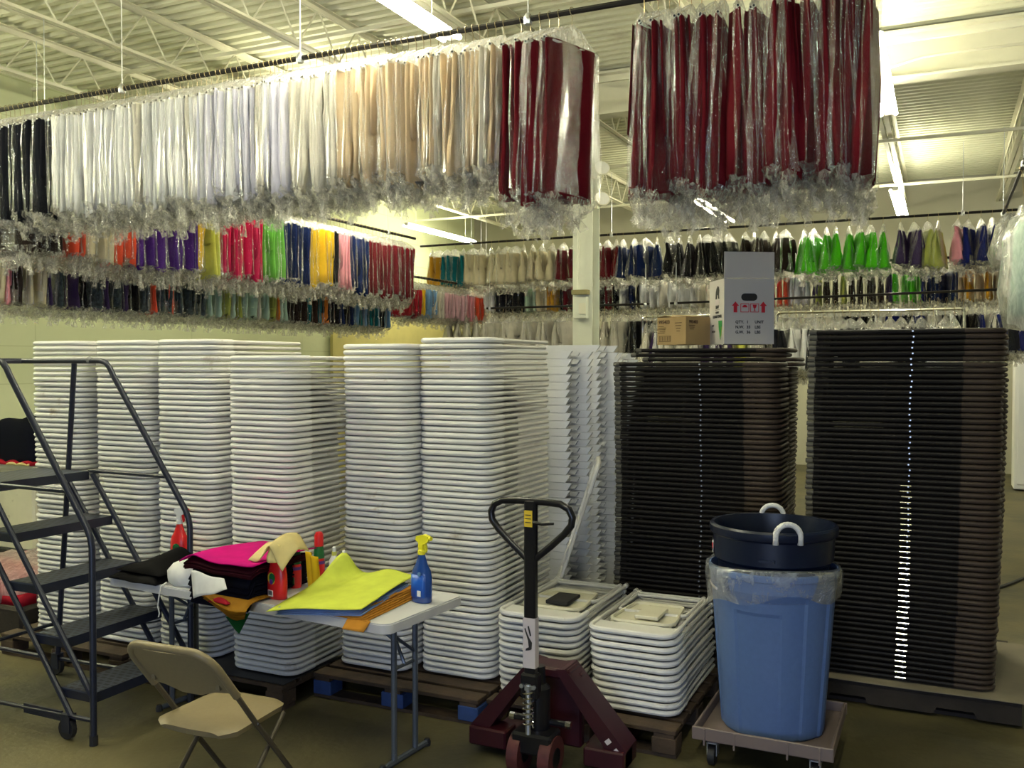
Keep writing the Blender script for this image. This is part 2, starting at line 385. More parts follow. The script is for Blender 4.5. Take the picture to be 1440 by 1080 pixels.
# ------------------------------------------------------------------ pallets
def pallet(loc, w, d, label, mode='block', block='wood', rz=0.):
    r = thing('pallet', label, 'pallet', (*loc, 0), rz, 'wooden pallets under the chair stacks')
    wd = 'wood' if mode == 'block' else 'wood_dark'
    nb = 7; bw = d / nb * .78
    for i in range(nb):
        MB().bbox((0, -d / 2 + bw / 2 + i * (d - bw) / (nb - 1), .128), (w, bw, .022), .003).build('deck_board', wd, r, False)
    if mode == 'block':
        for sx in (-1, 0, 1):
            MB().box((sx * (w / 2 - .06), 0, .107), (.1, d - .01, .02)).build('stringer_board', wd, r, False)
            for sy in (-1, 0, 1):
                MB().bbox((sx * (w / 2 - .06), sy * (d / 2 - .06), .058), (.12 if sx else .14, .12, .078), .004).build('block', block, r, False)
        for sy in (-1, 0, 1): MB().box((0, sy * (d / 2 - .06), .0095), (w, .1, .019)).build('bottom_board', wd, r, False)
    else:
        for sy in (-1, 0, 1):
            out = [(-w / 2, .02)] + [(-w * .32 + q, h) for q, h in ((0, .02), (.02, .055), (.20, .055), (.22, .02))] + [(w * .14 + q, h) for q, h in ((0, .02), (.02, .055), (.20, .055), (.22, .02))] + [(w / 2, .02), (w / 2, .117), (-w / 2, .117)]
            MB().prism(out, sy * (d / 2 - .02) - .019, sy * (d / 2 - .02) + .019, 'y').build('stringer', wd, r, False)
        for sy in (-.9, -.1, .8): MB().box((0, sy * (d / 2 - .06), .01), (w, .1, .02)).build('bottom_board', wd, r, False)
    return r
PT = .139
pallet((-5.05, 4.60), 1.1, 1.1, 'brown wooden pallet under the chair stacks behind the rolling ladder')
pallet((-3.85, 4.58), 1.16, 1.1, 'brown wooden pallet under a black sheet behind the folding table')
pallet((-2.73, 4.80), 1.06, 1.02, 'brown wooden pallet with blue blocks under the two tall chair stacks', block='blue_wood')
pallet((-1.66, 4.84), 1.02, 1.02, 'brown wooden pallet lifted by the hand pallet truck under the short stacks')
pallet((-1.36, 6.02), 1.1, 1.1, 'dark wooden pallet under the brown chairs that carry the cartons', 'stringer')
pallet((-.2, 6.05), 1.18, 1.2, 'dark notched wooden pallet under the tallest brown chair stack', 'stringer')
def wavy(x, y, s=1.): return .006 * s * math.sin(7 * x + 2 * y) + .004 * s * math.sin(17 * x - 5 * y)
tag(MB().slab(lambda u, v: (-.86 + 1.36 * u, 5.43 + 1.15 * v, PT + .006 + .0015 * math.sin(9 * u)), 14, 6, .004).build('cardboard_sheet', 'card_pale'),
    'pale cardboard sheet between the notched pallet and brown chairs', 'cardboard')
tag(MB().slab(lambda u, v: (-4.44 + 1.17 * u, 4.04 + 1.08 * v, PT + .006), 6, 4, .004).build('slip_sheet', M('black plastic sheet', (.012, .012, .014), .5)),
    'black plastic slip sheet under the white chairs behind the table', 'sheet')

# ------------------------------------------------------------------ folded resin chairs
def chair_meshes(L, W, pl, tb, cap, pitch, tag_):
    D = {}
    h = pitch / 2
    rz = pitch * .435
    x = W / 2 - .014
    f = lambda p, q: (p, q, h)
    c = .075
    path = [(-x, .205, h), (-x, c + .014, h)] + arc((-x + c, c + .014), c, 180, 270, 5, f)[1:] + arc((x - c, c + .014), c, 270, 360, 5, f) + [(x, .205, h)]
    m = MB().tube(path, .0145, 8, rz=rz)
    m.slab(lambda u, v: ((u - .5) * 2 * (x - .006) * (1 if v > .3 else .84 + .16 * (v / .3) ** .5), .022 + v * (.165 + .05 * math.exp(-((u - .5) / .22) ** 4)), h + .003 - .010 * math.sin(math.pi * u)), 10, 4, .005)
    D['backrest'] = m.mesh('backrest ' + tag_, pl, True)
    for s, nm in ((-1, 'legl'), (1, 'legr')):
        D[nm] = MB().tube([(s * x, .195, h), (s * (x - .004), .5, h), (s * x, L - .02, h)], .0108 if tag_ == 'white' else .0128, 8).mesh('leg ' + tag_, tb, True)
    xi = x - .03
    D['rear'] = (MB().tube([(-xi, L - .05, h), (-xi, .52, h)] + arc((-xi + .05, .47), .05, 180, 270, 3, f)[1:] + arc((xi - .05, .47), .05, 270, 360, 3, f)[:-1] + [(xi, .52, h), (xi, L - .05, h)], .0105, 7)
                 .tube([(-xi, L - .10, h), (xi, L - .10, h)], .009, 6)).mesh('rear_leg_frame ' + tag_, tb, True)
    D['cross'] = MB().tube([(-x, L - .16, h)] + arc((-x + .05, L - .09), .04, 180, 90, 3, f) + arc((x - .05, L - .09), .04, 90, 0, 3, f) + [(x, L - .16, h)], .0085, 6).mesh('crossbar ' + tag_, tb, True)
    xs = xi - .02; c = .06; y0, y1 = .215, .60
    ring = arc((-xs + c, y0 + c), c, 180, 270, 4, f) + arc((xs - c, y0 + c), c, 270, 360, 4, f) + arc((xs - .03 - c * .6, y1 - c * .6), c * .6, 0, 90, 3, f) + arc((-xs + .03 + c * .6, y1 - c * .6), c * .6, 90, 180, 3, f)
    m = MB().tube(ring, .010, 6, closed=True, rz=pitch * .36)
    m.slab(lambda u, v: ((u - .5) * 2 * (xs - .004 - .03 * v), y0 + .006 + v * (y1 - y0 - .012), h - .004 + .004 * math.cos(math.pi * (u - .5))), 6, 6, .006)
    D['seat'] = m.mesh('seat ' + tag_, pl, True)
    D['cap'] = MB().lathe([(.012, -.022), (.0148, -.02), (.0152, .012), (.012, .018)], 8).mesh('foot_cap ' + tag_, cap, True)
    D['pin'] = MB().tube([(-W / 2 - .002, .46, h), (-W / 2 + .01, .46, h)], .0048, 6).tube([(W / 2 - .01, .46, h), (W / 2 + .002, .46, h)], .0048, 6).mesh('hinge_pin ' + tag_, 'zinc', True)
    D['glint'] = MB().tube([(-W / 2 + .002, .445, h + .004), (-W / 2 + .002, .50, h + .004)], .0042, 6).tube([(W / 2 - .002, .445, h + .004), (W / 2 - .002, .50, h + .004)], .0042, 6).mesh('glint_strip ' + tag_, 'chrome', True)  # chrome strips added to imitate streaks of reflected light
    D['x'] = x; D['xi'] = xi; D['L'] = L; D['h'] = h
    return D
CW = chair_meshes(.88, .47, 'white_pl', 'white_tube', 'white_tube', .0335, 'white')
CB = chair_meshes(1.0, .47, 'brown_pl', 'brown_tube', 'brown_cap', .0305, 'brown')
def folded(D, name, label, group, loc, rot, caps=0, pins=False, slim=False):
    r = thing(name, label, 'chair', loc, 0, group, rot)
    obj('backrest', D['backrest'], r); obj('seat', D['seat'], r)
    obj('leg', D['legl'], r); obj('leg', D['legr'], r)
    if not slim: obj('rear_leg_frame', D['rear'], r); obj('crossbar', D['cross'], r)
    for (sx, in_) in ((-1, 0), (1, 0), (-1, 1), (1, 1))[:caps]:
        xx = sx * (D['xi'] if in_ else D['x']); obj('foot_cap', D['cap'], r, (xx, D['L'] - (.045 if in_ else .015), D['h']), (R(-90), 0, 0))
    if pins: obj('hinge_pin', D['pin'], r)
    return r
STUFF = []      # leftovers past the 300 white chairs that show largest
def white_stack(x, y, ztop, label, group, seed, n_ind=999, caps=0, z0=PT + .01, pitch=.0335, wander=.012, cut=None):
    g = random.Random(seed); n = int((ztop - z0) / pitch); ph = g.uniform(0, 6); out = []
    for i in range(n):
        t = i / max(n, 1)
        ox = wander * math.sin(ph + 3.3 * t) + g.uniform(-.0035, .0035) + (g.uniform(-.012, .012) if g.random() < .06 else 0)
        oy = wander * .8 * math.cos(ph * 1.7 + 4 * t) + g.uniform(-.004, .004) + (g.uniform(-.012, .012) if g.random() < .06 else 0)
        loc = (x + ox, y + oy, z0 + i * pitch); rz = R(g.uniform(-.6, .6))
        if n - i > n_ind: STUFF.append((loc, rz)); continue
        out.append(folded(CW, 'white_folding_chair', label, group, loc, (0, 0, rz), caps if i > n - 4 else 0, slim=(i < n - 14)))
    if out and label: out[-1]['label'] = label.replace('white folding chair in', 'topmost white folding chair of')
    return out
W_G = 'white folding chairs in tall stacks'
white_stack(-5.25, 4.19, 2.07, '', '', 11, 0)
white_stack(-4.70, 4.22, 2.085, 'white folding chair in the stack between the ladder handrails', W_G, 12, 42)
white_stack(-4.155, 4.20, 2.06, 'white folding chair in the stack behind the red spray bottle', W_G, 13, 56)
white_stack(-3.515, 4.12, 1.96, 'white folding chair in the stack behind the magenta napkin pile', W_G, 14)
white_stack(-2.985, 4.47, 2.045, 'white folding chair in the tall stack behind the lime cloth', W_G, 15)
white_stack(-2.492, 4.55, 2.09, 'white folding chair in the tallest white stack behind the blue spray bottle', W_G, 16)
s1 = white_stack(-1.93, 4.42, .60, 'white folding chair in the short stack behind the pallet truck handle', 'white folding chairs in short stacks', 17, caps=4, pitch=.0345)
s2 = white_stack(-1.42, 4.45, .565, 'white folding chair in the short stack beside the blue bin', 'white folding chairs in short stacks', 18, caps=4, pitch=.0345)
for st, m_, nm in ((s1, 'dark_flat', 'dark'), (s2, 'cream_pl', 'cream')):       # the topmost chairs show the seat bracket
    top = st[-1]
    MB().bbox((.02, .36, .034), (.13, .2, .02), .004).build('seat_bracket', m_, top, False)['label'] = nm + ' rectangular bracket under the seat'
    for c in top.children:
        if c.name.startswith(('seat', 'backrest')) and not c.name.startswith('seat_b'):
            me = c.data.copy(); me.materials[0] = K['cream_pl'] if c.name.startswith('seat') else K['white_pl']; c.data = me
s1[-1]['label'] = 'topmost white folding chair of the short stack with a dark seat bracket'
s2[-1]['label'] = 'topmost white folding chair of the short stack with a cream seat bracket'
def join_chairs(spots, D, name, mats, label):
    bv = []; bf = []; bi = []
    for k, me in enumerate((D['backrest'], D['legl'], D['legr'], D['seat'])):
        o = len(bv); bv += [v.co.copy() for v in me.vertices]; bf += [tuple(i + o for i in p_.vertices) for p_ in me.polygons]; bi += [0 if k in (0, 3) else 1] * len(me.polygons)
    big = MB()
    for loc, rz in spots:
        mt = Matrix.Translation(loc) @ Matrix.Rotation(rz, 4, 'Z'); o = len(big.v)
        big.v += [tuple(mt @ v) for v in bv]; big.f += [tuple(i + o for i in f_) for f_ in bf]; big.m += bi
    tag(big.build(name, mats), label, 'chairs', None, 'stuff')
join_chairs(STUFF, CW, 'stacked_chairs', ['white_pl', 'white_tube'], 'white folding chairs stacked by the pallet end behind the ladder steps')

BSTUFF = []
def brown_stack(x, y, ztop, label, group, seed, caps=0, pins=False, z0=PT + .012, pitch=.0305, lean=0., slim=False, ragged=0, keep=999, glint=False):
    g = random.Random(seed); n = int((ztop - z0) / pitch); ph = g.uniform(0, 6); out = []
    for i in range(n):
        t = i / n
        ox = lean * t + .010 * math.sin(ph + 4 * t) + g.uniform(-.004, .004); oy = .008 * math.cos(ph + 3 * t) + g.uniform(-.003, .003)
        if ragged and i >= n - ragged: ox += g.uniform(-.05, .05)
        if n - i > keep: BSTUFF.append(((x + ox, y + oy, z0 + i * pitch), R(90))); continue
        out.append(folded(CB, 'brown_folding_chair', label, group, (x + ox, y + oy, z0 + i * pitch), (0, 0, R(90 + g.uniform(-.4, .4))), caps, pins, slim))
        if glint and i < n * .56: obj('glint_strip', CB['glint'], out[-1])
    out[-1]['label'] = label.replace('brown folding chair in', 'topmost brown folding chair of')
    return out
B_G = 'brown folding chairs in stacks'
brown_stack(.265, 5.745, 2.11, 'brown folding chair in the tallest brown stack on the cardboard sheet', B_G, 21, 4, True, lean=.055, glint=True)
brown_stack(.30, 6.24, 2.09, 'brown folding chair in the stack behind the tallest brown stack', B_G, 22, 0, slim=True, lean=.05, keep=6)
brown_stack(-.865, 5.745, 1.92, 'brown folding chair in the stack in front of the cartons', B_G, 23, 4, True, lean=-.0)
brown_stack(-.885, 6.24, 2.025, 'brown folding chair in the stack carrying the two cartons', B_G, 24, 2, slim=True, ragged=4, keep=6)
join_chairs(BSTUFF, CB, 'stacked_brown_chairs', ['brown_pl', 'brown_tube'], 'brown folding chairs stacked behind the two front brown stacks')

# leaning folded white chair behind the short stacks
folded(CW, 'white_folding_chair', 'white folding chair folded and leaning on the brown stack end', None, (0, 0, 0), (0, 0, 0), 4, True)

lean = [o for o in COL.objects if o.get('label', '').startswith('white folding chair folded and leaning')][0]
_x = Vector((-.345, .94, 0)).normalized(); _y = Vector((-.29, -.107, -.951)).normalized(); _z = _x.cross(_y).normalized()
lean.rotation_euler = Matrix((_x, _y, _z)).transposed().to_euler(); lean.location = (-1.97, 5.58, 1.30)

# ------------------------------------------------------------------ white wooden folding chairs lying on their backs
def garden_meshes():
    D = {}
    D['leg'] = MB().prism([(-.9, .0), (-.006, 0), (.028, .050), (-.9, .050)], -.011, .011, 'y').mesh('leg wooden', 'garden')
    D['rear'] = MB().prism([(-.75, .014), (-.075, .014), (-.055, .044), (-.75, .044)], -.009, .009, 'y').mesh('rear_leg wooden', 'garden')
    D['seat'] = MB().bbox((-.42, 0, .027), (.40, .34, .026), .006).mesh('seat wooden', 'garden')
    D['slat'] = MB().bbox((-.84, 0, .03), (.07, .38, .02), .004).mesh('back_slat wooden', 'garden')
    D['stretch'] = MB().tube([(-.13, -.2, .027), (-.13, .2, .027)], .009, 6).mesh('stretcher wooden', 'garden', True)
    return D
GD = garden_meshes()
for si, (gx, gy, zt, lab) in enumerate(((-2.30, 6.02, 2.02, 'white wooden folding chair in the front stack beside the resin chairs'),
                                       (-2.30, 6.62, 2.10, 'white wooden folding chair in the middle stack of wooden chairs'),
                                       (-2.33, 7.22, 2.06, 'white wooden folding chair in the rear stack under the column'))):
    g = random.Random(40 + si); n = int((zt - .02) / .0525)
    for i in range(n):
        r = thing('wooden_chair', lab, 'chair', (gx + g.uniform(-.008, .008), gy, .0 + i * .0525), 0, 'white wooden folding chairs in stacks')
        for s in (-.2, .2): obj('leg', GD['leg'], r, (0, s, 0))
        for s in (-.165, .165): obj('rear_leg', GD['rear'], r, (0, s, 0))
        obj('seat', GD['seat'], r); obj('back_slat', GD['slat'], r); obj('stretcher', GD['stretch'], r)

# ------------------------------------------------------------------ bagged linens on hangers
def hanger_mesh(w):
    m = MB()
    m.tube(arc((0, .0), .021, -60, 210, 7, lambda p, q: (0, p, q + .004)) + [(0, 0, -.03), (0, 0, -.085)], .0025, 4)
    m.tube([(0, 0, -.08), (0, w / 2, -.20)], .002, 4).tube([(0, 0, -.08), (0, -w / 2, -.20)], .002, 4)
    m.cur = 1; m.tube([(0, -w / 2, -.2), (0, w / 2, -.2)], .0095, 7)
    m.cur = 2
    for s in (-1, 1): m.tube([(0, s * w / 2, -.2), (0, s * (w / 2 + .002), -.2)], .0075, 6)  # flat dark discs paint the shade inside the hollow tubes
    return m.mesh('hanger', ['wire', 'paper_tube', 'dark_flat'], True)
def loopmesh(rows, n, g, jit, m, cap0=True, cap1=True, fold=None):
    vs = []
    for ri, (z, hy, hx, dz) in enumerate(rows):
        for k in range(n):
            a = 2 * math.pi * k / n; c_, s_ = math.cos(a), math.sin(a)
            yy = hy * math.copysign(abs(c_) ** .75, c_); xx = hx * math.copysign(abs(s_) ** .8, s_)
            if fold: xx += fold(yy, ri)
            j = jit[ri] if isinstance(jit, (list, tuple)) else jit
            vs.append((xx + g.uniform(-j, j), yy + g.uniform(-j, j), z + g.uniform(-dz, dz)))
    fs = []
    for i in range(len(rows) - 1):
        for k in range(n): fs.append((i * n + k, (i + 1) * n + k, (i + 1) * n + (k + 1) % n, i * n + (k + 1) % n))
    if cap0: fs.append(tuple(range(n)))
    if cap1: fs.append(tuple((len(rows) - 1) * n + k for k in range(n - 1, -1, -1)))
    return m.add(vs, fs)
def linen_meshes(w, h, t0, t1, seed, tail=.16, n=18, spread=1.):
    g = random.Random(seed); ph = g.uniform(0, 6); kf = g.uniform(22, 40); am = g.uniform(.006, .014) * spread
    ft = lambda y, ri: am * min(ri, 3) / 3 * math.sin(kf * y + ph + .3 * ri) + .004 * min(ri, 3) * math.sin(9 * y + ph * 2)
    rows = [(-.188, w / 2 * .97, .010, 0), (-.205, w / 2, t0 / 2, .002)]
    for i in range(1, 6):
        f = i / 5; rows.append((-.205 - h * f, w / 2 * (1 - .04 * f + .03 * math.sin(3 * f + ph)), (t0 + (t1 - t0) * f ** .8) / 2, .035 if i == 5 else .004))
    c = loopmesh(rows, n, g, [.001, .002, .004, .005, .006, .007, .008], MB(), fold=ft)
    # second shorter flap hanging on one side of the bar
    f2 = g.uniform(.45, .8)
    s = g.choice((-1, 1))
    loopmesh([(-.2, w / 2 * .9, .006, 0), (-.2 - h * f2 * .5, w / 2 * .92, t0 * .2, .003), (-.2 - h * f2, w / 2 * .9, t0 * .25, .03)], 12, g, .004, c,
             fold=lambda y, ri: s * (t0 + (t1 - t0) * f2 * ri / 2) * .55 + am * math.sin(kf * y + ph))
    cm = c.mesh('cloth', 'white', 'all')
    b = MB(); zb = -.205 - h; kb = g.uniform(15, 28)
    fb = lambda y, ri: .010 * min(ri, 4) / 4 * math.sin(kb * y + ph * 3 + ri * .4) * spread
    rows = [(-.075, .010, .009, 0), (-.10, w * .17, .014, .004), (-.16, w * .40, .022, .006), (-.205, w / 2 + .012, t0 / 2 + .012, .01)]
    for f in (.25, .5, .75, 1.): rows.append((-.205 - h * f, w / 2 + .016, (t0 + (t1 - t0) * f) / 2 + .015, .01))
    b.cur = 2; loopmesh(rows[:4], n, random.Random(seed), [.002, .005, .006, .007], b, cap1=False, fold=fb)
    b.cur = 0; loopmesh(rows[3:], n, g, [.007, .008, .008, .009, .010], b, cap0=False, cap1=False, fold=lambda y, ri: fb(y, ri + 3))
    b.cur = 1
    rows = [(zb, w / 2 + .014, t1 / 2 + .014, .012), (zb - tail * .3, w / 2 * .95, t1 / 2 + .008, .02), (zb - tail * .6, w / 2 * .72, t1 / 2 * .8 + .006, .025), (zb - tail * .85, w / 2 * .5, .02, .03), (zb - tail, w / 2 * .62, .028, .045)]
    loopmesh(rows, n, g, [.010, .016, .02, .022, .03], b, cap0=False, cap1=False, fold=lambda y, ri: .022 * math.sin(46 * y + ph + ri))
    for q in range(3):       # knotted ends that dangle below
        yy = g.uniform(-w / 2, w / 2) * .8; zz = zb - tail * g.uniform(.5, .8); l = g.uniform(.05, .12)
        b.tube([(0, yy, zz), (g.uniform(-.01, .01), yy + g.uniform(-.015, .015), zz - l * .45), (g.uniform(-.02, .02), yy + g.uniform(-.03, .03), zz - l)], [.022, .008, .024], 6, cap=False)
    bm_ = b.mesh('bag', ['film', 'film_tail', 'film_top'], 'all')
    return hanger_mesh(w), cm, bm_
LR = random.Random(31)
LIN = {'front': [linen_meshes(.42, .68, .030, .048, 100 + i, .11, 26, 1.5) for i in range(7)],
       'long': [linen_meshes(.44, .86, .030, .075, 200 + i, .15, 28, 2.4) for i in range(6)],
       'row': [linen_meshes(.42, .62, .04, .075, 300 + i, .11, 22, 1.5) for i in range(5)],
       'fan': [linen_meshes(.44, .44, .022, .17, 400 + i, .13, spread=2.2) for i in range(5)],
       'short': [linen_meshes(.40, .36, .035, .06, 500 + i, .09) for i in range(4)]}
def linen(set_, var, loc, rz, color, label, group, thin=None):
    H, C, B = LIN[set_][var % len(LIN[set_])]
    r = thing('bagged_linen', label, 'linen', loc, 0, group, (R(LR.uniform(-1.5, 1.5)), R(LR.uniform(-2.2, 2.2)), rz))
    r.scale = (1, LR.uniform(.94, 1.04), LR.uniform(.95, 1.05))
    obj('hanger', H, r)
    c = obj('cloth', C, r); c.material_slots[0].link = 'OBJECT'; c.material_slots[0].material = K[color]
    b = obj('bag', B, r)
    return r
def rail(name, a, b, label, rods, r=.018, ztop=4.7, mat='black_steel', rodmat='zinc'):
    o = thing(name, label, 'rail', a)
    a, b = Vector(a), Vector(b)
    MB().tube([(0, 0, 0), tuple(b - a)], r, 8).build('bar', mat, o)
    for f in rods:
        p_ = (b - a) * f
        MB().tube([tuple(p_ + Vector((0, 0, -.02))), (p_.x, p_.y, ztop - a.z)], .004, 5).build('suspension_rod', rodmat, o)
        MB().lathe([(.024, -.03), (.028, -.01), (.028, .01), (.012, .035)], 8, tuple(p_)).build('clamp', 'zinc', o)
    return o
YR, ZR = 5.0, 3.93
rail('hanging_rail', (-7.6, YR, ZR), (.3, YR, ZR), 'long black pipe carrying the overhead row of white and burgundy linens', (.266, .471, .68, .9), rodmat='fixture')
g = random.Random(5)
def run(x0, x1, step):
    x = x0
    while x < x1: yield x; x += step * g.uniform(.75, 1.25)
for i, x in enumerate(run(-7.1, -6.02, .06)):
    linen('front', i, (x, YR, ZR), R(g.uniform(-9, 9)), 'charcoal', 'dark charcoal tablecloth in clear bag on the long overhead rail', 'charcoal linens overhead')
for i, x in enumerate(run(-5.97, -3.88, .042)):
    col = 'white' if x < -4.6 else g.choice(('white', 'lavender', 'lavender'))
    if g.random() < .12: col = 'ivory'
    linen('front', g.randrange(7), (x, YR, ZR), R(g.uniform(-9, 9)), col, 'white tablecloth in clear bag on the long overhead rail', 'white linens overhead')
for i, x in enumerate(run(-3.80, -2.36, .046)):
    col = 'ivory' if x < -3.45 or g.random() < .25 else 'beige_cl'
    linen('front', g.randrange(7), (x, YR, ZR), R(g.uniform(-10, 10)), col, 'beige tablecloth in clear bag on the long overhead rail', 'beige linens overhead')
for i, x in enumerate((-2.27, -2.21, -2.15, -2.09, -2.03)):
    linen('long', i, (x, YR, ZR), R(g.uniform(-12, 4)), 'burgundy', 'burgundy tablecloth hanging next to the beige linens', 'burgundy linens by the beige ones')
linen('long', 5, (-1.95, YR, ZR), R(-20), 'burgundy', 'burgundy tablecloth with its face showing at the end of the beige row', 'burgundy linens by the beige ones')
for i, x in enumerate(run(-1.52, -.33, .062)):
    linen('long', g.randrange(6), (x, YR, ZR), R(g.uniform(-13, 13)), 'burgundy', 'burgundy tablecloth in the separate bunch right of the gap on the overhead rail'.replace('right of', 'past'), 'burgundy linens past the gap')

# row of coloured linens running away along x = -6.6
X2, Z2 = -6.6, 3.62
rail('hanging_rail', (X2, 4.2, Z2), (X2, 11.0, Z2), 'black pipe carrying the coloured linens along the green wall', (.15, .5, .9))
def Y_on(px, X):      # where the sight line of a pixel column meets the plane of a row
    x = (px - 720) / 1300; A = R(25); rx = x * math.cos(A) - math.sin(A); ry = x * math.sin(A) + math.cos(A); return X / rx * ry
def X_on(px, Y):
    x = (px - 720) / 1300; A = R(25); rx = x * math.cos(A) - math.sin(A); ry = x * math.sin(A) + math.cos(A); return Y / ry * rx
bands = [(28, 'brown'), (92, 'coral'), (114, 'cream'), (155, 'coral'), (184, 'purple'), (270, 'yellow_cl'), (288, 'lemon'), (306, 'pink'), (366, 'green'), (392, 'navy'), (432, 'yellow_cl'), (461, 'black'), (473, 'rose'), (486, 'navy'), (512, 'burgundy'), (578, None)]
SAY = dict(brown='dark brown', coral='coral red', cream='cream', purple='purple', yellow_cl='golden yellow', lemon='lemon yellow', pink='raspberry pink', green='leaf green', navy='navy blue', black='black', rose='rose pink', burgundy='burgundy',
           gold='golden orange', teal='teal', lime_g='bright lime green', violet='dark violet', olive='olive lime', royal='royal blue', white='white', palepink='pale pink', ivory='ivory', red='red', orange='orange', sky='sky blue', mint='mint', beige_cl='beige', charcoal='charcoal', lavender='pale lilac')
for (p0, c0), (p1, _) in zip(bands, bands[1:]):
    y0, y1 = Y_on(p0, X2 + .1), Y_on(p1, X2 + .1); y = y0 + .03
    while y < y1 - .01:
        linen('row', g.randrange(5), (X2, y, Z2), R(90 + g.uniform(-10, 10)), c0 if g.random() > .08 else c0, SAY[c0] + ' tablecloth in clear bag in the row along the green wall', SAY[c0] + ' linens along the green wall')
        y += .078 * g.uniform(.8, 1.2)
# lower rail further along
X3, Z3 = -6.95, 3.16
rail('hanging_rail', (X3, 10.9, Z3), (X3, 14.0, Z3), 'lower black pipe carrying pink and peach linens', (.1, .9))
bands = [(568, 'red'), (590, 'yellow_cl'), (596, 'sky'), (606, 'ivory'), (622, 'palepink'), (652, 'rose'), (664, 'coral'), (678, None)]
for (p0, c0), (p1, _) in zip(bands, bands[1:]):
    y0, y1 = Y_on(p0, X3 + .1), Y_on(p1, X3 + .1); y = y0 + .03
    while y < y1 - .01:
        linen('short', g.randrange(4), (X3, y, Z3), R(90 + g.uniform(-10, 10)), c0, SAY[c0] + ' napkin bundle in clear bag beyond the burgundy end of the row', SAY[c0] + ' linens beyond the row')
        y += .10 * g.uniform(.8, 1.2)
# back row across the hall
YB3, ZB3 = 13.0, 3.80
rail('hanging_rail', (-7.7, YB3, ZB3), (1.6, YB3, ZB3), 'black pipe carrying the fanned linens across the back of the hall', (.1, .35, .6, .85))
bands = [(603, 'gold'), (624, 'teal'), (661, 'cream'), (787, 'burgundy'), (806, 'burgundy'), (870, 'navy'), (935, 'black'), (1040, 'brown'), (1122, 'lime_g'), (1256, 'violet'), (1294, 'olive'), (1336, 'rose'), (1351, 'royal'), (1412, 'white'), (1470, None)]
for (p0, c0), (p1, _) in zip(bands, bands[1:]):
    x0, x1 = X_on(p0, YB3), X_on(p1, YB3); x = x0 + .07
    while x < x1 - .03:
        linen('fan', g.randrange(5), (x, YB3, ZB3), R(g.uniform(-25, 25)), c0, SAY[c0] + ' tablecloth fanning out in its bag on the back rail', SAY[c0] + ' linens on the back rail')
        x += .145 * g.uniform(.8, 1.2)

# what hangs below and behind, too crowded to count
def crowd(name, label, items):
    """items: (set, variant, loc, rotz, colour) joined into one object"""
    mats = []; m = MB()
    for (st, va, loc, rz, color) in items:
        mt = Matrix.Translation(loc) @ Matrix.Rotation(rz, 4, 'Z')
        for me, mm in zip(LIN[st][va % len(LIN[st])], (['wire', 'paper_tube', 'dark_flat'], [color], ['film', 'film_tail', 'film_top'])):
            idx = []
            for q in mm:
                if q not in mats: mats.append(q)
                idx.append(mats.index(q))
            o = len(m.v); m.v += [tuple(mt @ v.co) for v in me.vertices]
            for p_ in me.polygons: m.f.append(tuple(i + o for i in p_.vertices)); m.m.append(idx[p_.material_index])
    return tag(m.build(name, mats, smooth='all'), label, 'linens', None, 'stuff')
it = []
for (y0, y1, cs) in ((4.3, 5.6, ('rose', 'cream', 'ivory', 'brown')), (5.6, 6.6, ('black', 'check', 'violet')), (6.6, 6.95, ('coral', 'check')), (6.95, 7.5, ('check', 'check')), (7.5, 8.6, ('olive', 'ivory', 'mint')), (8.6, 9.5, ('mint', 'teal', 'brown', 'orange')), (9.5, 11.0, ('teal', 'navy', 'sky', 'black'))):
    y = y0
    while y < y1: it.append(('short', g.randrange(4), (-7.15, y, 2.98), R(90 + g.uniform(-12, 12)), g.choice(cs))); y += .11
crowd('lower_linens', 'lower tier of mixed bagged linens under the coloured row', it)
rail('hanging_rail', (-7.15, 4.2, 2.98), (-7.15, 11.1, 2.98), 'lower black pipe under the coloured linens along the green wall', (.2, .8), ztop=4.7)
it = []
for (p0, p1, cs) in ((690, 706, ('white',)), (706, 746, ('charcoal', 'charcoal', 'ivory')), (746, 775, ('cream', 'mint')), (775, 792, ('orange', 'gold')), (792, 870, ('burgundy', 'black')), (870, 935, ('black', 'navy', 'white')), (935, 1000, ('ivory', 'white')), (1085, 1112, ('pink', 'coral')), (1112, 1150, ('violet', 'lavender')), (1150, 1225, ('brown', 'olive', 'brown')), (1225, 1258, ('violet', 'brown')), (1258, 1296, ('lime_g', 'green')), (1296, 1350, ('royal', 'navy')), (1350, 1402, ('gold', 'beige_cl')), (1402, 1450, ('ivory', 'rose'))):
    x0, x1 = X_on(p0, 13.5), X_on(p1, 13.5); x = x0
    while x < x1: it.append(('short', g.randrange(4), (x, 13.5, 3.30), R(g.uniform(-14, 14)), g.choice(cs))); x += .11
crowd('middle_linens', 'middle tier of mixed bagged linens on the back racks', it)
rail('hanging_rail', (-7.2, 13.5, 3.30), (1.6, 13.5, 3.30), 'black pipe of the middle tier across the back', (.05, .95))
it = []
for px in range(630, 800, 13): it.append(('fan', g.randrange(5), (X_on(px, 12.7), 12.7, 2.72), R(g.uniform(-40, 40)), 'ivory'))
for px in range(838, 1440, 12): it.append(('fan', g.randrange(5), (X_on(px, 12.7), 12.7, 2.70), R(g.uniform(-40, 40)), g.choice(('ivory', 'white', 'charcoal', 'royal' if px > 1250 else 'ivory', 'black'))))
crowd('bottom_linens', 'bottom tier of clear bagged linens behind the chair stacks', it)
rail('rack_bar', (-6.3, 12.6, 2.74), (-3.75, 12.6, 2.74), 'black rack bar behind the column and the wooden chairs', (.02, .98), r=.016, ztop=3.3)
rail('rack_bar', (-3.45, 12.6, 2.74), (.75, 12.6, 2.80), 'black rack bar across the back behind the white carton', (.02, .98), r=.016, ztop=3.3)
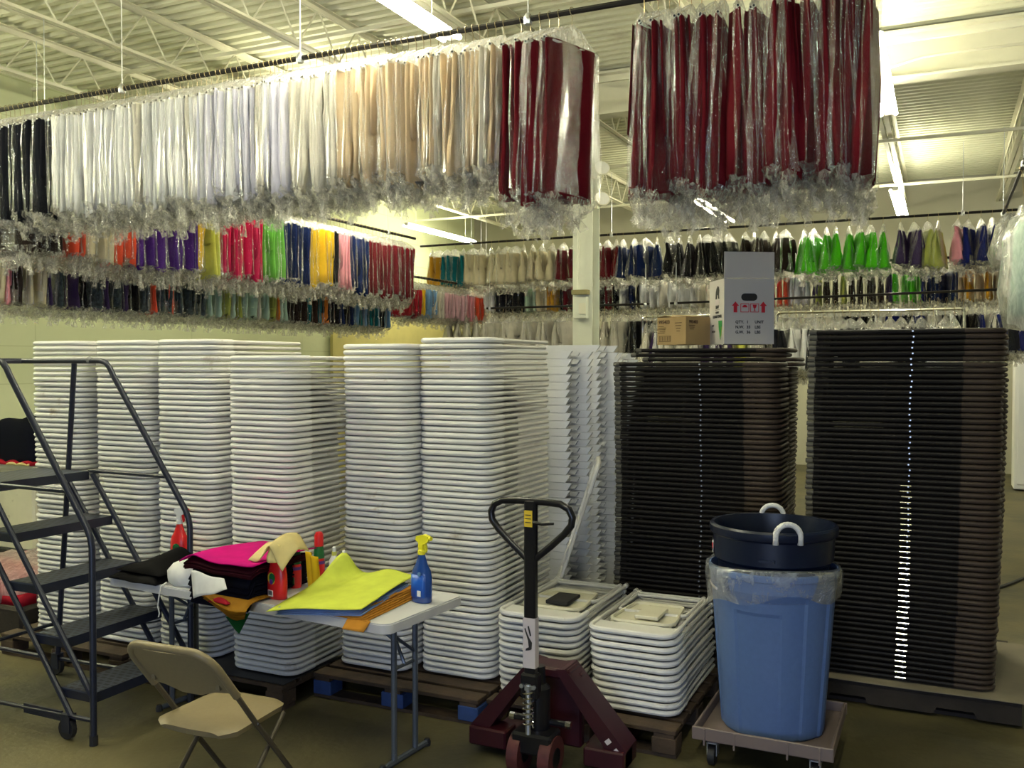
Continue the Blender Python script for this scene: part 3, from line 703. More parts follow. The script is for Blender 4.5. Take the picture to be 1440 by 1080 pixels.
# chrome rolling garment racks
def chrome_rack(x0, x1, y, z, label):
    o = thing('garment_rack', label, 'rack', (x0, y, 0)); w = x1 - x0
    MB().tube([(0, 0, .1), (0, 0, z - .04)] + arc((.04, z - .04), .04, 180, 90, 3, lambda p_, q: (p_, 0, q))[1:] + arc((w - .04, z - .04), .04, 90, 0, 3, lambda p_, q: (p_, 0, q)) + [(w, 0, .1)], .016, 8).build('frame', 'chrome', o)
    for s in (0, w):
        MB().tube([(s, -.28, .1), (s, .28, .1)], .016, 6).build('base_bar', 'chrome', o)
        for t in (-.26, .26): MB().tube([(s - .012, t, .045), (s + .012, t, .045)], .045, 10).build('caster', 'rubber', o)
    return o
chrome_rack(-1.75, .20, 11.0, 2.49, 'chrome garment rack with clear bags behind the tallest brown stack')
chrome_rack(-3.45, -1.95, 11.3, 2.49, 'chrome garment rack with bags behind the brown carton')
it = []
for x in run(-1.7, .15, .10): it.append(('fan', g.randrange(5), (x, 11.0, 2.49), R(g.uniform(-30, 30)), g.choice(('ivory', 'white', 'black', 'charcoal'))))
for x in run(-3.4, -2.0, .09): it.append(('fan', g.randrange(5), (x, 11.3, 2.49), R(g.uniform(-30, 30)), g.choice(('violet', 'ivory', 'white', 'lemon' if x > -2.3 else 'violet'))))
crowd('rack_linens', 'clear bagged linens hanging on the chrome garment racks', it)
# large milky bags by the white cabinet
for (x, y, z, w_, h_, col, lab) in ((.66, 11.9, 3.60, .42, .62, 'white', 'milky plastic bag of white linen beside the royal blue linens'), (.66, 9.6, 3.34, .30, 1.1, 'mint', 'long milky bag of mint linen hanging beyond the brown chairs')):
    r = thing('garment_bag', lab, 'bag', (x, y, z)); gg = random.Random(int(x * 100))
    rows = [(0, .03, .03, .01), (-.08, .05, .05, .01), (-.12, w_ * .42, .12, .02), (-.3, w_ * .5, .17, .02), (-h_ * .7, w_ * .52, .19, .02), (-h_, w_ * .42, .14, .04)]
    mb = MB(); loopmesh(rows, 22, gg, .032, mb); mb.build('bag', 'film_white', r, 'all')
    MB().tube(arc((0, 0), .021, -60, 210, 7, lambda p_, q: (.63 - x + p_, 0, 3.68 - z + q)) + [(.63 - x, 0, 3.655 - z), (0, 0, -.02), (0, 0, -.1)], .003, 5).build('hook', 'wire', r)
    rows = [(-.16, w_ * .35, .08, .01), (-h_ * .9, w_ * .42, .12, .03)]
    mb = MB(); loopmesh(rows, 14, gg, .015, mb); mb.build('cloth', col, r, 'all')
rail('hanging_rail', (.63, 9.2, 3.68), (.63, 12.6, 3.68), 'short black pipe holding the milky bags by the cabinet', (.05, .95), ztop=4.7)

# ------------------------------------------------------------------ rolling ladder
def rolling_ladder():
    ox, oy = -4.35, 3.60
    r = thing('rolling_ladder', 'slate blue rolling warehouse ladder with slotted steps beside the folding table', 'ladder', (ox, oy, 0))
    YN, YQ = 3.27 - oy, 3.93 - oy
    fx = lambda z: -3.66 - .748 * z - ox        # front stringer line
    for i in range(1, 6):
        z = .254 * i; d = .23 if i < 5 else .42; x1 = fx(z) + .0; nm = 'step' if i < 5 else 'platform'
        t = MB().box((x1 - d / 2, (YN + YQ) / 2, z - .004), (d, YQ - YN - .03, .008)).build(nm, 'grate', r, False)
        MB().box((x1, (YN + YQ) / 2, z - .025), (.006, YQ - YN - .03, .05)).build('step_apron', 'ladder', t, False)
        MB().box((x1 - d, (YN + YQ) / 2, z - .025), (.006, YQ - YN - .03, .05)).build('step_apron', 'ladder', t, False)
        for s in (YN + .02, YQ - .02): MB().box((x1 - d / 2, s, z - .025), (d, .005, .05)).build('step_side', 'ladder', t, False)
    for Y in (YN, YQ):
        MB().tube([(fx(.245), Y, .245), (fx(1.25), Y, 1.25)], .015, 8).build('stringer', 'ladder', r)
        MB().tube([(fx(.12) - .24, Y, .12), (fx(1.25) - .24, Y, 1.25)], .015, 8).build('stringer', 'ladder', r)
        f = lambda p, q: (p, Y, q)
        MB().tube([(-5.2 - ox, Y, 1.925), (-4.52 - ox, Y, 1.925), (-4.475 - ox, Y, 1.915), (-4.445 - ox, Y, 1.885), (-4.42 - ox, Y, 1.845), (-3.865 - ox, Y, 1.085), (-3.842 - ox, Y, 1.04), (-3.832 - ox, Y, .99), (-3.835 - ox, Y, .03)], .0165, 10).build('handrail', 'ladder', r)
        MB().lathe([(.021, 0), (.021, .05)], 8, (-3.835 - ox, Y, 0)).build('rubber_foot', 'rubber', r)
        MB().tube([(-4.74 - ox, Y, 1.91), (-4.80 - ox, Y, 1.27), (-4.91 - ox, Y, .12)], .016, 8).build('rear_post', 'ladder', r)
        MB().tube([(-4.0 - ox, Y, 1.265), (-4.62 - ox, Y, 1.27)], .011, 7).build('guard_bar', 'ladder', r)
        MB().tube([(-3.84 - ox, Y, .125), (-4.95 - ox, Y, .10)], .012, 7).build('base_bar', 'ladder', r)
        MB().box((-4.2 - ox, Y, .112), (.28, .012, .05)).build('base_stiffener', 'ladder', r, False)
        for cx in (fx(.17) - .22, -4.91 - ox):
            c = MB().tube([(cx - .012, Y - .014, .055), (cx - .012, Y + .014, .055)], .052, 14).build('caster', 'rubber', r)
            MB().box((cx - .004, Y - .02, .085), (.055, .004, .09)).box((cx - .004, Y + .02, .085), (.055, .004, .09)).box((cx - .004, Y, .13), (.055, .044, .006)).build('caster_fork', 'ladder', c, False)
    MB().tube([(-4.91 - ox, YN, .32), (-4.91 - ox, YQ, .32)], .011, 7).build('rear_brace', 'ladder', r)
    MB().tube([(-4.20 - ox, YN, .40), (-4.87 - ox, YN, .40)], .011, 7).build('rear_brace', 'ladder', r)
    MB().tube([(-5.2 - ox, YN, 1.925), (-5.2 - ox, YQ, 1.925)], .0165, 8).build('back_rail', 'ladder', r)
    MB().lathe([(.0, -.022), (.02, -.012), (.022, .01), (.0, .024)], 8, (-4.61 - ox, YQ, 1.93)).build('tape_wrap', 'film_white', r)
rolling_ladder()

# ------------------------------------------------------------------ folding table and what lies on it
TN = Vector((-4.187, 3.663)); TA = R(-4.83); TL, TD, TH = 1.945, .64, .735
TU = Vector((math.cos(TA), math.sin(TA))); TV = Vector((-math.sin(TA), math.cos(TA)))
def on_table(u, v, z=TH): p_ = TN + TU * u + TV * v; return (p_.x, p_.y, z)
r = thing('folding_table', 'grey white plastic folding table with grey legs covered in napkins', 'table', on_table(0, 0, 0), TA)
c = .05; f = lambda p, q: (p, q)
out = arc((c, c), c, 180, 270, 5, f) + arc((TL - c, c), c, 270, 360, 5, f) + arc((TL - c, TD - c), c, 0, 90, 5, f) + arc((c, TD - c), c, 90, 180, 5, f)
ins = [(TL / 2 + (a - TL / 2) * .994, TD / 2 + (b - TD / 2) * .985) for a, b in out]
MB().prism(out, TH - .046, TH - .006).prism(ins, TH - .007, TH).build('table_top', 'table', r, 30)
for u in (.29, 1.83):
    MB().tube([(u, .20, .02), (u, .20, TH - .045)], .0145, 8).build('leg', 'table_leg', r)
    MB().tube([(u, .37, .02), (u, .37, TH - .045)], .0145, 8).build('leg', 'table_leg', r)
    MB().tube([(u, .12, .016), (u, .46, .016)], .015, 8).build('foot_bar', 'table_leg', r)
    for v in (.11, .47): MB().lathe([(.018, 0), (.019, .02), (.012, .036)], 8, (u, v, 0)).build('rubber_foot', 'rubber', r)
    s = 1 if u < 1 else -1
    MB().tube([(u, .285, .46), (u + s * .05, .285, .56), (u + s * .26, .285, TH - .05)], .009, 6).build('brace', 'table_leg', r)
    MB().tube([(u, .20, .46), (u, .37, .46)], .008, 6).build('cross_tie', 'table_leg', r)
    MB().tube([(u, .20, .62), (u, .37, .50)], .008, 6).build('cross_tie', 'table_leg', r)

def mound(u0, u1, v0, v1, fn, nu=16, nv=12, z0=0.):
    m = MB(); W = nv + 1; top = []; bot = []
    for i in range(nu + 1):
        for j in range(nv + 1):
            u, v = i / nu, j / nv; x, y, z = fn(u, v, u0 + (u1 - u0) * u, v0 + (v1 - v0) * v); top.append((x, y, z)); bot.append((x, y, min(z0, z - .002)))
    o = len(top); fs = []
    for i in range(nu):
        for j in range(nv):
            a, b, c_, d = i * W + j, (i + 1) * W + j, (i + 1) * W + j + 1, i * W + j + 1; fs += [(a, b, c_, d), (o + d, o + c_, o + b, o + a)]
    for i in range(nu): fs += [(i * W, o + i * W, o + (i + 1) * W, (i + 1) * W), ((i + 1) * W + nv, o + (i + 1) * W + nv, o + i * W + nv, i * W + nv)]
    for j in range(nv): fs += [(j + 1, o + j + 1, o + j, j), (nu * W + j, o + nu * W + j, o + nu * W + j + 1, nu * W + j + 1)]
    return m.add(top + bot, fs)
S = math.sin
def on(name, label, cat, u, v, group=None, z=TH): return thing(name, label, cat, on_table(u, v, z), TA, group)
# black folded cloths
r = on('folded_cloth', 'black cloth folded in a mound at the ladder end of the table', 'cloth', .24, .12)
mound(-.19, .19, -.14, .2, lambda u, v, x, y: (x * (1 - .18 * v), y, .004 + .042 * (1 - abs(2 * u - 1) ** 6) * (1 - abs(2 * v - 1) ** 6) + .006 * S(9 * u + 4 * v))).build('lower_fold', 'black', r, 'all')
mound(-.165, .19, -.115, .2, lambda u, v, x, y: (x, y, .046 + (.03 + .085 * math.exp(-((u - .62) / .25) ** 2) * (.25 + .75 * v)) * (1 - abs(2 * u - 1) ** 4) * (1 - abs(2 * v - 1) ** 8)), z0=.044).build('upper_fold', 'black', r, 'all')
# white plastic bag and its string
r = on('plastic_bag', 'crumpled white plastic bag between the black cloth and navy napkins', 'bag', .54, .12)
gg = random.Random(3); mb = MB(); rows = [(.002, .09, .10, 0), (.03, .105, .115, .01), (.07, .095, .105, .015), (.105, .07, .08, .012), (.125, .03, .04, .006)]
loopmesh(rows, 16, gg, .010, mb); mb.build('bag', K['white'], r, 'all')
MB().tube([(-.06, -.11, .02), (-.062, -.145, .004), (-.066, -.155, -.05), (-.075, -.155, -.10), (-.062, -.155, -.135), (-.07, -.155, -.155)], .0035, 6).build('tie_string', 'rope', r)
# navy napkin pile sagging over the table edge
def pile(r, n, u0, u1, v0, v1, zb, t, col, edge, g, part='napkin', fan=.0, wave=0., droop=1., step=1):
    """sheets with their own edges; sheets past the near table edge bend down"""
    for k in range(n):
        z = zb + k * t; a0 = u0 + g.uniform(-.008, .008) + fan * k; a1 = u1 + g.uniform(-.008, .008); b0 = v0 + g.uniform(-.008, .008); b1 = v1 + g.uniform(-.006, .006); ph = g.uniform(0, .6)
        def fn(u, v):
            x = a0 + (a1 - a0) * u; y = b0 + (b1 - b0) * v; dz = 0
            if y < edge:
                q = edge - y; y = edge - .55 * q; dz = -droop * q * .85
            return (x, y, z + dz + wave * S(6.5 * u + ph) * .5 + wave * .4 * S(11 * u + 3 * v))
        MB().slab(fn, 12, 6, t * .85).build(part, col, r, 'all')
gg = random.Random(9)
NU, NV = .90, .05
r = on('napkin_pile', 'pile of navy napkins hanging over the table edge under magenta', 'napkins', NU, NV)
pile(r, 14, -.20, .20, -.10, .36, .016, .0088, 'darknavy', -.03, gg, fan=-.0015)
r = on('napkin_pile', 'pile of maroon napkins under the magenta napkin', 'napkins', NU, NV, z=TH + .137)
pile(r, 5, -.25, .235, -.10, .36, .005, .007, 'maroon', -.05, gg, wave=.012, droop=.5)
r = on('napkin', 'bright magenta napkin spread on top of the dark pile', 'napkin', NU, NV, z=TH + .176)
def mg(u, v):
    x = -.27 + .52 * u; y = -.085 + .46 * v
    return (x, y, .012 + .012 * S(6.5 * u + .3) + .006 * S(11 * u + 3 * v) - .09 * max(0, .22 - u) ** 1.2 * 2.2 + .012 * S(3.1 * v))
MB().slab(mg, 20, 8, .006).build('sheet', 'magenta', r, 'all')
r = on('napkin', 'white napkin draped over the front of the navy pile', 'napkin', NU + .0, NV - .135, z=TH + .135)
MB().slab(lambda u, v: (-.09 + .20 * v + .05 * u, -.03 - .03 * u + .03 * v, .012 - .13 * u * (1 - v * .7) - .03 * v + .004 * S(8 * v)), 8, 8, .003).build('sheet', 'white', r, 'all')
r = on('napkin_pile', 'pile of mustard napkins drooping below the navy pile', 'napkins', 1.0, .0)
for k in range(8):
    j_ = gg.uniform(-.008, .008)
    def ms_(u, v, k=k, j_=j_):
        x_ = -.12 + .24 * u + .012 * k * (u - .5); t_ = v * 2
        drop = .018 + .085 * max(0., u - .05) ** .8 * (1 - .35 * max(0, u - .75) / .25) - .006 * k + j_ * .5
        if t_ < 1: return (x_, .10 - .13 * t_, .0025 + .0012 * k + .004 * S(3.14 * t_))
        q = t_ - 1; return (x_ + .02 * q, -.03 - .05 * q ** .5 - .0045 * k * q, .0025 + .0012 * k - drop * q ** 1.3 + .004 * S(8 * u + k) * q)
    MB().slab(ms_, 10, 12, .002).build('napkin', 'mustard', r, 'all')
r = on('napkin', 'dark green napkin corner hanging below the mustard pile', 'napkin', 1.08, -.066, z=TH - .125)
MB().prism([(-.07, .055), (.09, .095), (.02, -.015), (-.005, .0)], -.012, -.006, 'y').build('sheet', 'forest', r, False)
r = on('napkin', 'dark red napkin edge between navy and mustard piles', 'napkin', .95, -.075, z=TH + .004)
MB().slab(lambda u, v: (-.03 + .13 * u, -.03 + .02 * v, -.0 + .022 * S(3.1 * u) * v), 6, 3, .006).build('sheet', 'red', r, 'all')
# red bottles
def jug(u, v, rz, label):
    r = on('cleaner_bottle', label, 'bottle', u, v); r.rotation_euler.z = TA + rz
    prof = [(.058, 0), (.066, .006), (.068, .05), (.066, .12), (.058, .16), (.040, .19), (.020, .20), (.018, .225)]
    MB().lathe(prof, 24, sy=.55).build('body', 'red_pl', r, 50)
    MB().lathe([(.021, 0), (.021, .028), (.012, .032)], 14, (0, 0, .226)).build('cap', 'red_pl', r)
    y = -.0385
    MB().lathe([(.030, 0), (.030, .002)], 20).build('round_label', 'yellow_label', r, False, loc=(.005, y + .0005, .105), rot=(R(90), 0, 0))
    MB().lathe([(.024, 0), (.024, .003)], 20).build('round_label', 'green_pl', r, False, loc=(.012, y, .108), rot=(R(90), 0, 0))
    MB().lathe([(.014, 0), (.014, .004)], 16).build('round_label', 'purple_pl', r, False, loc=(.006, y, .09), rot=(R(90), 0, 0))
    MB().box((-.005, y + .001, .03), (.038, .004, .03)).build('barcode_label', 'white_bottle', r, False)
    for i in range(7): MB().box((-.019 + i * .0045, y - .0015, .032), (.0022, .001, .02)).build('bar', 'ink', r, False)
    return r
jug(1.165, .12, R(-12), 'flat red cleaner bottle with round label under the cream cloth')
def shout(u, v, label, capped):
    r = on('cleaner_bottle', label, 'bottle', u, v)
    MB().lathe([(.028, 0), (.031, .005), (.031, .11), (.027, .125)], 18).build('body', 'red_pl', r, 50)
    MB().lathe([(.0318, .095), (.0318, .112)], 18, capb=False, capt=False).build('purple_band', 'purple_pl', r)
    MB().lathe([(.029, .125), (.0285, .15), (.024, .19)], 18).build('shoulder', 'green_pl', r, 50)
    MB().lathe([(.025, .19), (.024, .25), (.017, .265), (.0, .268)], 18).build('cap', 'red_pl', r, 50)
    MB().box((.004, -.032, .04), (.03, .004, .035)).build('label', 'green_pl' if capped else 'yellow_label', r, False)
shout(1.09, .33, 'red bottle with green shoulder standing behind the flat red bottle', True)
shout(1.10, .50, 'red bottle with green shoulder and domed red cap', False)
def thin_bottle(u, v, label):
    r = on('squeeze_bottle', label, 'bottle', u, v)
    MB().lathe([(.026, 0), (.028, .01), (.028, .12), (.013, .145)], 14).build('body', 'white_bottle', r, 50)
    MB().lathe([(.0135, .143), (.0135, .165)], 12).build('collar', 'yellow_collar', r)
    MB().lathe([(.010, .165), (.010, .188), (.006, .192)], 10).build('tip', 'white_bottle', r)
thin_bottle(1.19, .52, 'small white bottle with yellow collar next to the domed red cap')
thin_bottle(1.30, .47, 'small white bottle poking up under the lime cloth corner')
# cream and yellow cloths over the red bottle
r = on('polishing_cloth', 'cream cloth bunched over the flat red bottle', 'cloth', 1.175, .12, z=TH + .285)
def cc(u, v):
    x = -.115 + .23 * u + .03 * v * (1 - u); y = -.095 + .19 * v
    q = abs(u - .55) * 1.3 + abs(v - .6) * .6
    return (x, y, .035 - .10 * q ** 1.6 - .05 * (1 - v) ** 2 * (.4 + .6 * abs(S(5 * u))) + .012 * S(9 * u + 2))
MB().slab(cc, 16, 12, .005).build('sheet', 'sand', r, 'all')
mound(.0, .06, -.085, -.05, lambda u, v, x, y: (x, y - .02 * (1 - abs(2 * u - 1)), .01 - .012 * u - .07 * (1 - v)), 6, 4, -.085).build('fold', 'sand', r, 'all')
r = on('polishing_cloth', 'yellow cloth hanging behind the cream cloth between red bottles', 'cloth', 1.235, .28)
MB().slab(lambda u, v: (-.03 + .05 * v + .02 * u, .03 * v + .015 * S(7 * v), .21 - .20 * u * (1 - .25 * v) - .03 * v), 8, 6, .004).build('sheet', 'yellow_cl', r, 'all')
# orange, blue and lime cloths
def patch(A, B, C, D, fn=None):      # corners near-left, far-left, far-right, near-right
    A, B, C, D = map(Vector, (A, B, C, D))
    def q(u, v):
        p_ = (A * (1 - v) + B * v) * (1 - u) + (D * (1 - v) + C * v) * u
        return p_ + Vector((0, 0, fn(u, v) if fn else 0))
    return q
bu, bv = 1.53, .25
def loc_(u, v, z): return (u - bu, v - bv, z - TH)
r = on('napkin_pile', 'pile of orange napkins fanned under the lime cloth', 'napkins', bu, bv)
for k in range(6):
    o_ = .012 * k
    MB().slab(patch(loc_(1.42 + o_, .0 + gg.uniform(-.01, .01), TH + .006 + .004 * k), loc_(1.36, .5, TH + .006 + .005 * k), loc_(1.76 - .6 * o_, .58 - o_, TH + .007 + .006 * k), loc_(1.83 - 1.1 * o_, -.005 + .2 * o_, TH + .006 + .004 * k), lambda u, v: .008 * k / 5 * abs(S(9 * v + k)) * u), 8, 10, .0035).build('napkin', 'orange_cl', r, 'all')
MB().slab(patch(loc_(1.72, -.045, TH - .035), loc_(1.72, .0, TH + .008), loc_(1.85, .0, TH + .008), loc_(1.84, -.04, TH - .035)), 4, 4, .003).build('napkin', 'orange_cl', r, 'all')
r = on('napkin_pile', 'pile of light blue napkins under the lime cloth', 'napkins', bu, bv)
for k in range(4):
    MB().slab(patch(loc_(1.31, -.045 + .006 * k, TH - .024 + .010 * k), loc_(1.30, .4, TH + .045 + .004 * k), loc_(1.69 - .01 * k, .52, TH + .045 + .004 * k), loc_(1.795 - .012 * k, .0, TH + .026 + .004 * k)), 6, 8, .003).build('napkin', 'lightblue', r, 'all')
r = on('cloth_sheet', 'lime yellow cloth spread over bottles and napkins near the table end', 'cloth', bu, bv)
def lm(u, v):
    pk = .11 * math.exp(-((u - .0) / .17) ** 2 - ((v - 1.0) / .30) ** 2)
    return pk + .006 + .018 * S(3.1 * u) * S(3.1 * v) + .008 * S(5 * u + 4 * v) + .022 * math.exp(-((u - .62) / .2) ** 2) * v ** 3 + .012 * (1 - v) * u
MB().slab(patch(loc_(1.265, -.06, TH - .018), loc_(1.30, .47, TH + .075), loc_(1.67, .60, TH + .065), loc_(1.80, -.005, TH + .048), lm), 26, 22, .004).build('sheet', 'lime_cl', r, 'all')
# spray bottles
def spray(u, v, rz, body, neck, trig, noz, label, h=.21, lab=None):
    r = on('spray_bottle', label, 'bottle', u, v); r.rotation_euler.z = TA + rz
    s = h / .21
    prof = [(.052, 0), (.059, .006), (.060, .03), (.060, .11), (.053, .14), (.036, .165), (.026, .19), (.019, .21)]
    MB().lathe([(a, b * s) for a, b in prof], 22, sy=.66).build('body', body, r, 50)
    z = h
    MB().lathe([(.019, 0), (.020, .018), (.014, .024)], 14, (0, 0, z)).build('collar', neck, r)
    MB().prism([(-.012, 0), (.014, 0), (.016, .028), (.040, .040), (.052, .050), (.050, .072), (.020, .078), (-.028, .066), (-.034, .048), (-.014, .035)], -.011, .011, 'y').build('trigger_head', trig, r, False, loc=(0, 0, z + .022))
    MB().prism([(.020, .030), (.030, .034), (.036, .0), (.030, -.012), (.026, .004)], -.006, .006, 'y').build('trigger', noz, r, False, loc=(0, 0, z + .022))
    MB().lathe([(.010, 0), (.011, .014)], 10).build('nozzle', noz, r, True, loc=(.050, 0, z + .083), rot=(0, R(90), 0))
    if lab: MB().slab(lambda p_, q: (.0615 * S(1.7 * (p_ - .5)), -.0405 * math.cos(1.7 * (p_ - .5)) - .001, .025 * s + q * .10 * s), 8, 2, .001).build('label', lab, r, 'all')
    return r
b_ = spray(1.835, .42, R(-8), 'spray_blue', 'yellow', 'yellow', 'yellow', 'blue spray bottle with yellow trigger standing at the bare table corner', .235, 'label_blue')
MB().box((.02, -.0415, .05), (.022, .003, .028)).build('barcode_label', 'white_bottle', b_, False)
MB().lathe([(.011, 0), (.011, .003)], 12).build('round_label', 'sky', b_, False, loc=(.02, -.0375, .145), rot=(R(90), 0, 0))
r2 = spray(.10, .42, R(8), 'red_pl', 'white_bottle', 'white_bottle', 'red_pl', 'red spray bottle with white trigger behind the black cloth', .235)
MB().lathe([(.026, 0), (.026, .003)], 18).build('round_label', 'green_pl', r2, False, loc=(.01, -.0395, .10), rot=(R(90), 0, 0))

# ------------------------------------------------------------------ beige folding chair, open, its back to us
r = thing('folding_chair', 'open beige folding chair drawn up to the folding table', 'chair', (-2.755, 2.95, 0), R(2))
W2 = .212
bk = lambda t: -.275 + t * .62          # y of the upright from back top (z=.80) to floor, t = drop share
f = lambda p, q: (p, bk((.80 - q) / .80), q)
x = W2; c = .085
path = [(-x, bk(.27), .585)] + arc((-x + c, .80 - c), c, 180, 90, 6, f) + arc((x - c, .80 - c), c, 90, 0, 6, f) + [(x, bk(.27), .585)]
mb = MB().tube(path, .017, 10)
def bp(u, v):
    zt = .80 - .012; e = abs(2 * u - 1); zt -= .075 * max(0, (e - .62) / .38) ** 2
    zb = .60 - (.028 if e < .30 else .022 * max(0, (.62 - e) / .32) if e < .62 else 0)
    z = zb + (zt - zb) * v; return ((u - .5) * 2 * (x - .003), bk((.80 - z) / .80) - .006 + .035 * (1 - e * e) * -1 * .6, z)
mb.slab(bp, 24, 6, .006); mb.build('backrest', 'beige', r, 50)
for s in (-1, 1):
    MB().tube([(s * x, bk(.24), .61), (s * x, bk(.45), .44), (s * (x + .008), bk(1), .012)], .0118, 8).build('leg', 'beige_tube', r)
    MB().tube([(s * (x - .028), .23, .40), (s * (x - .026), -.16, .012)], .0112, 8).build('rear_leg', 'beige_tube', r)
    for (px, py) in ((s * (x + .008), bk(1)), (s * (x - .026), -.165)): MB().lathe([(.016, 0), (.0165, .03), (.012, .035)], 8, (px, py, 0)).build('foot_cap', 'beige_tube', r)
    MB().tube([(s * (x + .014), bk(.46), .432), (s * (x - .02), bk(.46), .432)], .006, 6).build('hinge_pin', 'chrome', r)
MB().tube([(-x + .026, -.10, .085), (x - .026, -.10, .085)], .009, 6).build('stretcher', 'beige_tube', r)
def st(u, v):
    e = abs(2 * u - 1); hw = .205 - .012 * v
    c_ = .06; yy = v
    sh = 1 - max(0, (c_ - v * .41) / c_) ** 2 * .28 - max(0, (v * .41 - .41 + c_) / c_) ** 2 * .25
    return ((u - .5) * 2 * hw * sh, -.145 + .41 * v, .448 - .014 * math.exp(-((u - .5) / .3) ** 2 - ((v - .4) / .35) ** 2) - .010 * e ** 8 - .010 * abs(2 * v - 1) ** 8)
MB().slab(st, 16, 16, .024).build('seat', 'beige', r, 50)
for s in (-1, 1): MB().prism([(-.01, 0), (.012, 0), (.006, .035), (-.004, .035)], 0, .012, 'y').build('back_bracket', 'beige', r, False, loc=(s * .165, bk(.22) - .028, .62))

# ------------------------------------------------------------------ hand pallet truck
ox, oy = -1.70, 3.92
r = thing('pallet_truck', 'dark red hand pallet truck with black loop handle under the short stacks', 'pallet truck', (ox, oy, 0))
hy = -.07
hd = MB().bbox((0, hy, .88), (.058, .04, .82), .008).build('handle_shaft', 'jack_black', r, False)
loop = [(-.022, hy, 1.02), (-.10, hy, 1.085), (-.165, hy, 1.145), (-.197, hy, 1.185), (-.203, hy, 1.222), (-.185, hy, 1.258), (-.145, hy, 1.278), (-.06, hy, 1.283), (.06, hy, 1.283), (.145, hy, 1.278), (.185, hy, 1.258), (.203, hy, 1.222), (.197, hy, 1.185), (.165, hy, 1.145), (.10, hy, 1.085), (.022, hy, 1.02)]
MB().tube(loop, .0165, 10).build('handle_grip', 'jack_black', r)
MB().tube([(.02, hy - .02, 1.19), (.07, hy - .035, 1.187), (.125, hy - .03, 1.193)], [.009, .007, .006], 6).build('release_lever', 'jack_black', r)
MB().box((-.004, hy - .0215, 1.205), (.04, .002, .075)).build('warning_label', 'yellow_label', hd, False)
for i in range(3): MB().box((-.004, hy - .023, 1.188 + i * .017), (.028, .001, .004)).build('label_print', 'ink', hd, False)
MB().box((0, hy, .635), (.0605, .0425, .23)).build('decal', 'decal', hd, False)
MB().prism([(-.022, .70), (-.018, .705), (-.006, .675), (.002, .66), (.016, .64), (.014, .61), (.006, .605), (-.016, .60), (-.014, .61), (.0, .618), (-.004, .65)], hy - .0245, hy - .0225, 'y').build('decal_drawing', 'ink', hd, False)
MB().prism([(-.006, .712), (.0, .716), (.012, .672), (.006, .668)], hy - .0245, hy - .0225, 'y').build('decal_drawing', 'ink', hd, False)
MB().bbox((0, hy, .435), (.085, .06, .12), .01).build('handle_yoke', 'jack_black', r, False)
for s in (-.03, .03): MB().tube([(s, hy - .03, .44), (s, hy - .042, .44)], .010, 8).build('bolt', 'zinc', r)
MB().lathe([(.05, .16), (.055, .18), (.055, .40), (.035, .42), (.03, .5)], 16, (0, .02, 0)).build('pump_cylinder', 'jack_black', r)
hx = [(.024 * math.cos(i * .7), hy - .03 + .024 * S(i * .7), .255 + i * .0026) for i in range(64)]
MB().tube(hx, .0048, 5).build('pump_spring', 'chrome', r)
MB().tube([(0, hy - .03, .22), (0, hy - .03, .45)], .012, 8).build('pump_rod', 'zinc', r)
MB().lathe([(.02, 0), (.02, .02)], 6, (0, hy - .03, .425)).build('bolt', 'zinc', r)
MB().bbox((0, -.01, .16), (.20, .14, .10), .012).build('axle_block', 'jack_black', r, False)
for s in (-.078, .078):
    MB().tube([(s - .028, -.02, .098), (s + .028, -.02, .098)], .097, 24).build('steer_wheel', 'jack_wheel', r)
    MB().tube([(s - .03, -.02, .098), (s + .03, -.02, .098)], .045, 14).build('wheel_hub', 'jack_black', r)
for s in (-1, 1):
    M4 = Matrix.Identity(4)
    MB().prism([(s * .05, .46), (s * .10, .47), (s * .40, .13), (s * .40, .05), (s * .31, .05), (s * .31, .11)], .10, .26, 'y').build('frame_plate', 'jack_red', r, False)
    MB().bbox((s * .24, .72, .062), (.16, 1.0, .066), .01).build('fork', 'jack_red', r, False)
    MB().tube([(s * .13, .04, .235), (s * .155, .04, .235)], .018, 8).build('lift_pin', 'chrome', r)
    MB().bbox((s * .30, .14, .085), (.2, .13, .09), .008).build('frame_foot', 'jack_red', r, False)
MB().bbox((0, .18, .44), (.24, .14, .05), .01).build('frame_crown', 'jack_red', r, False)
MB().bbox((0, .21, .25), (.30, .05, .36), .01).build('frame_back', 'jack_red', r, False)
MB().tube([(-.15, .04, .235), (.15, .04, .235)], .016, 8).build('lift_shaft', 'jack_black', r)
for k, xx in enumerate((.335, .372)): MB().box((0, 0, 0), (.022, .001, .028)).build('lettering_patch', 'decal', r, False, loc=(xx - .02, .0985, .165 - .04 * k), rot=(0, R(48), 0))

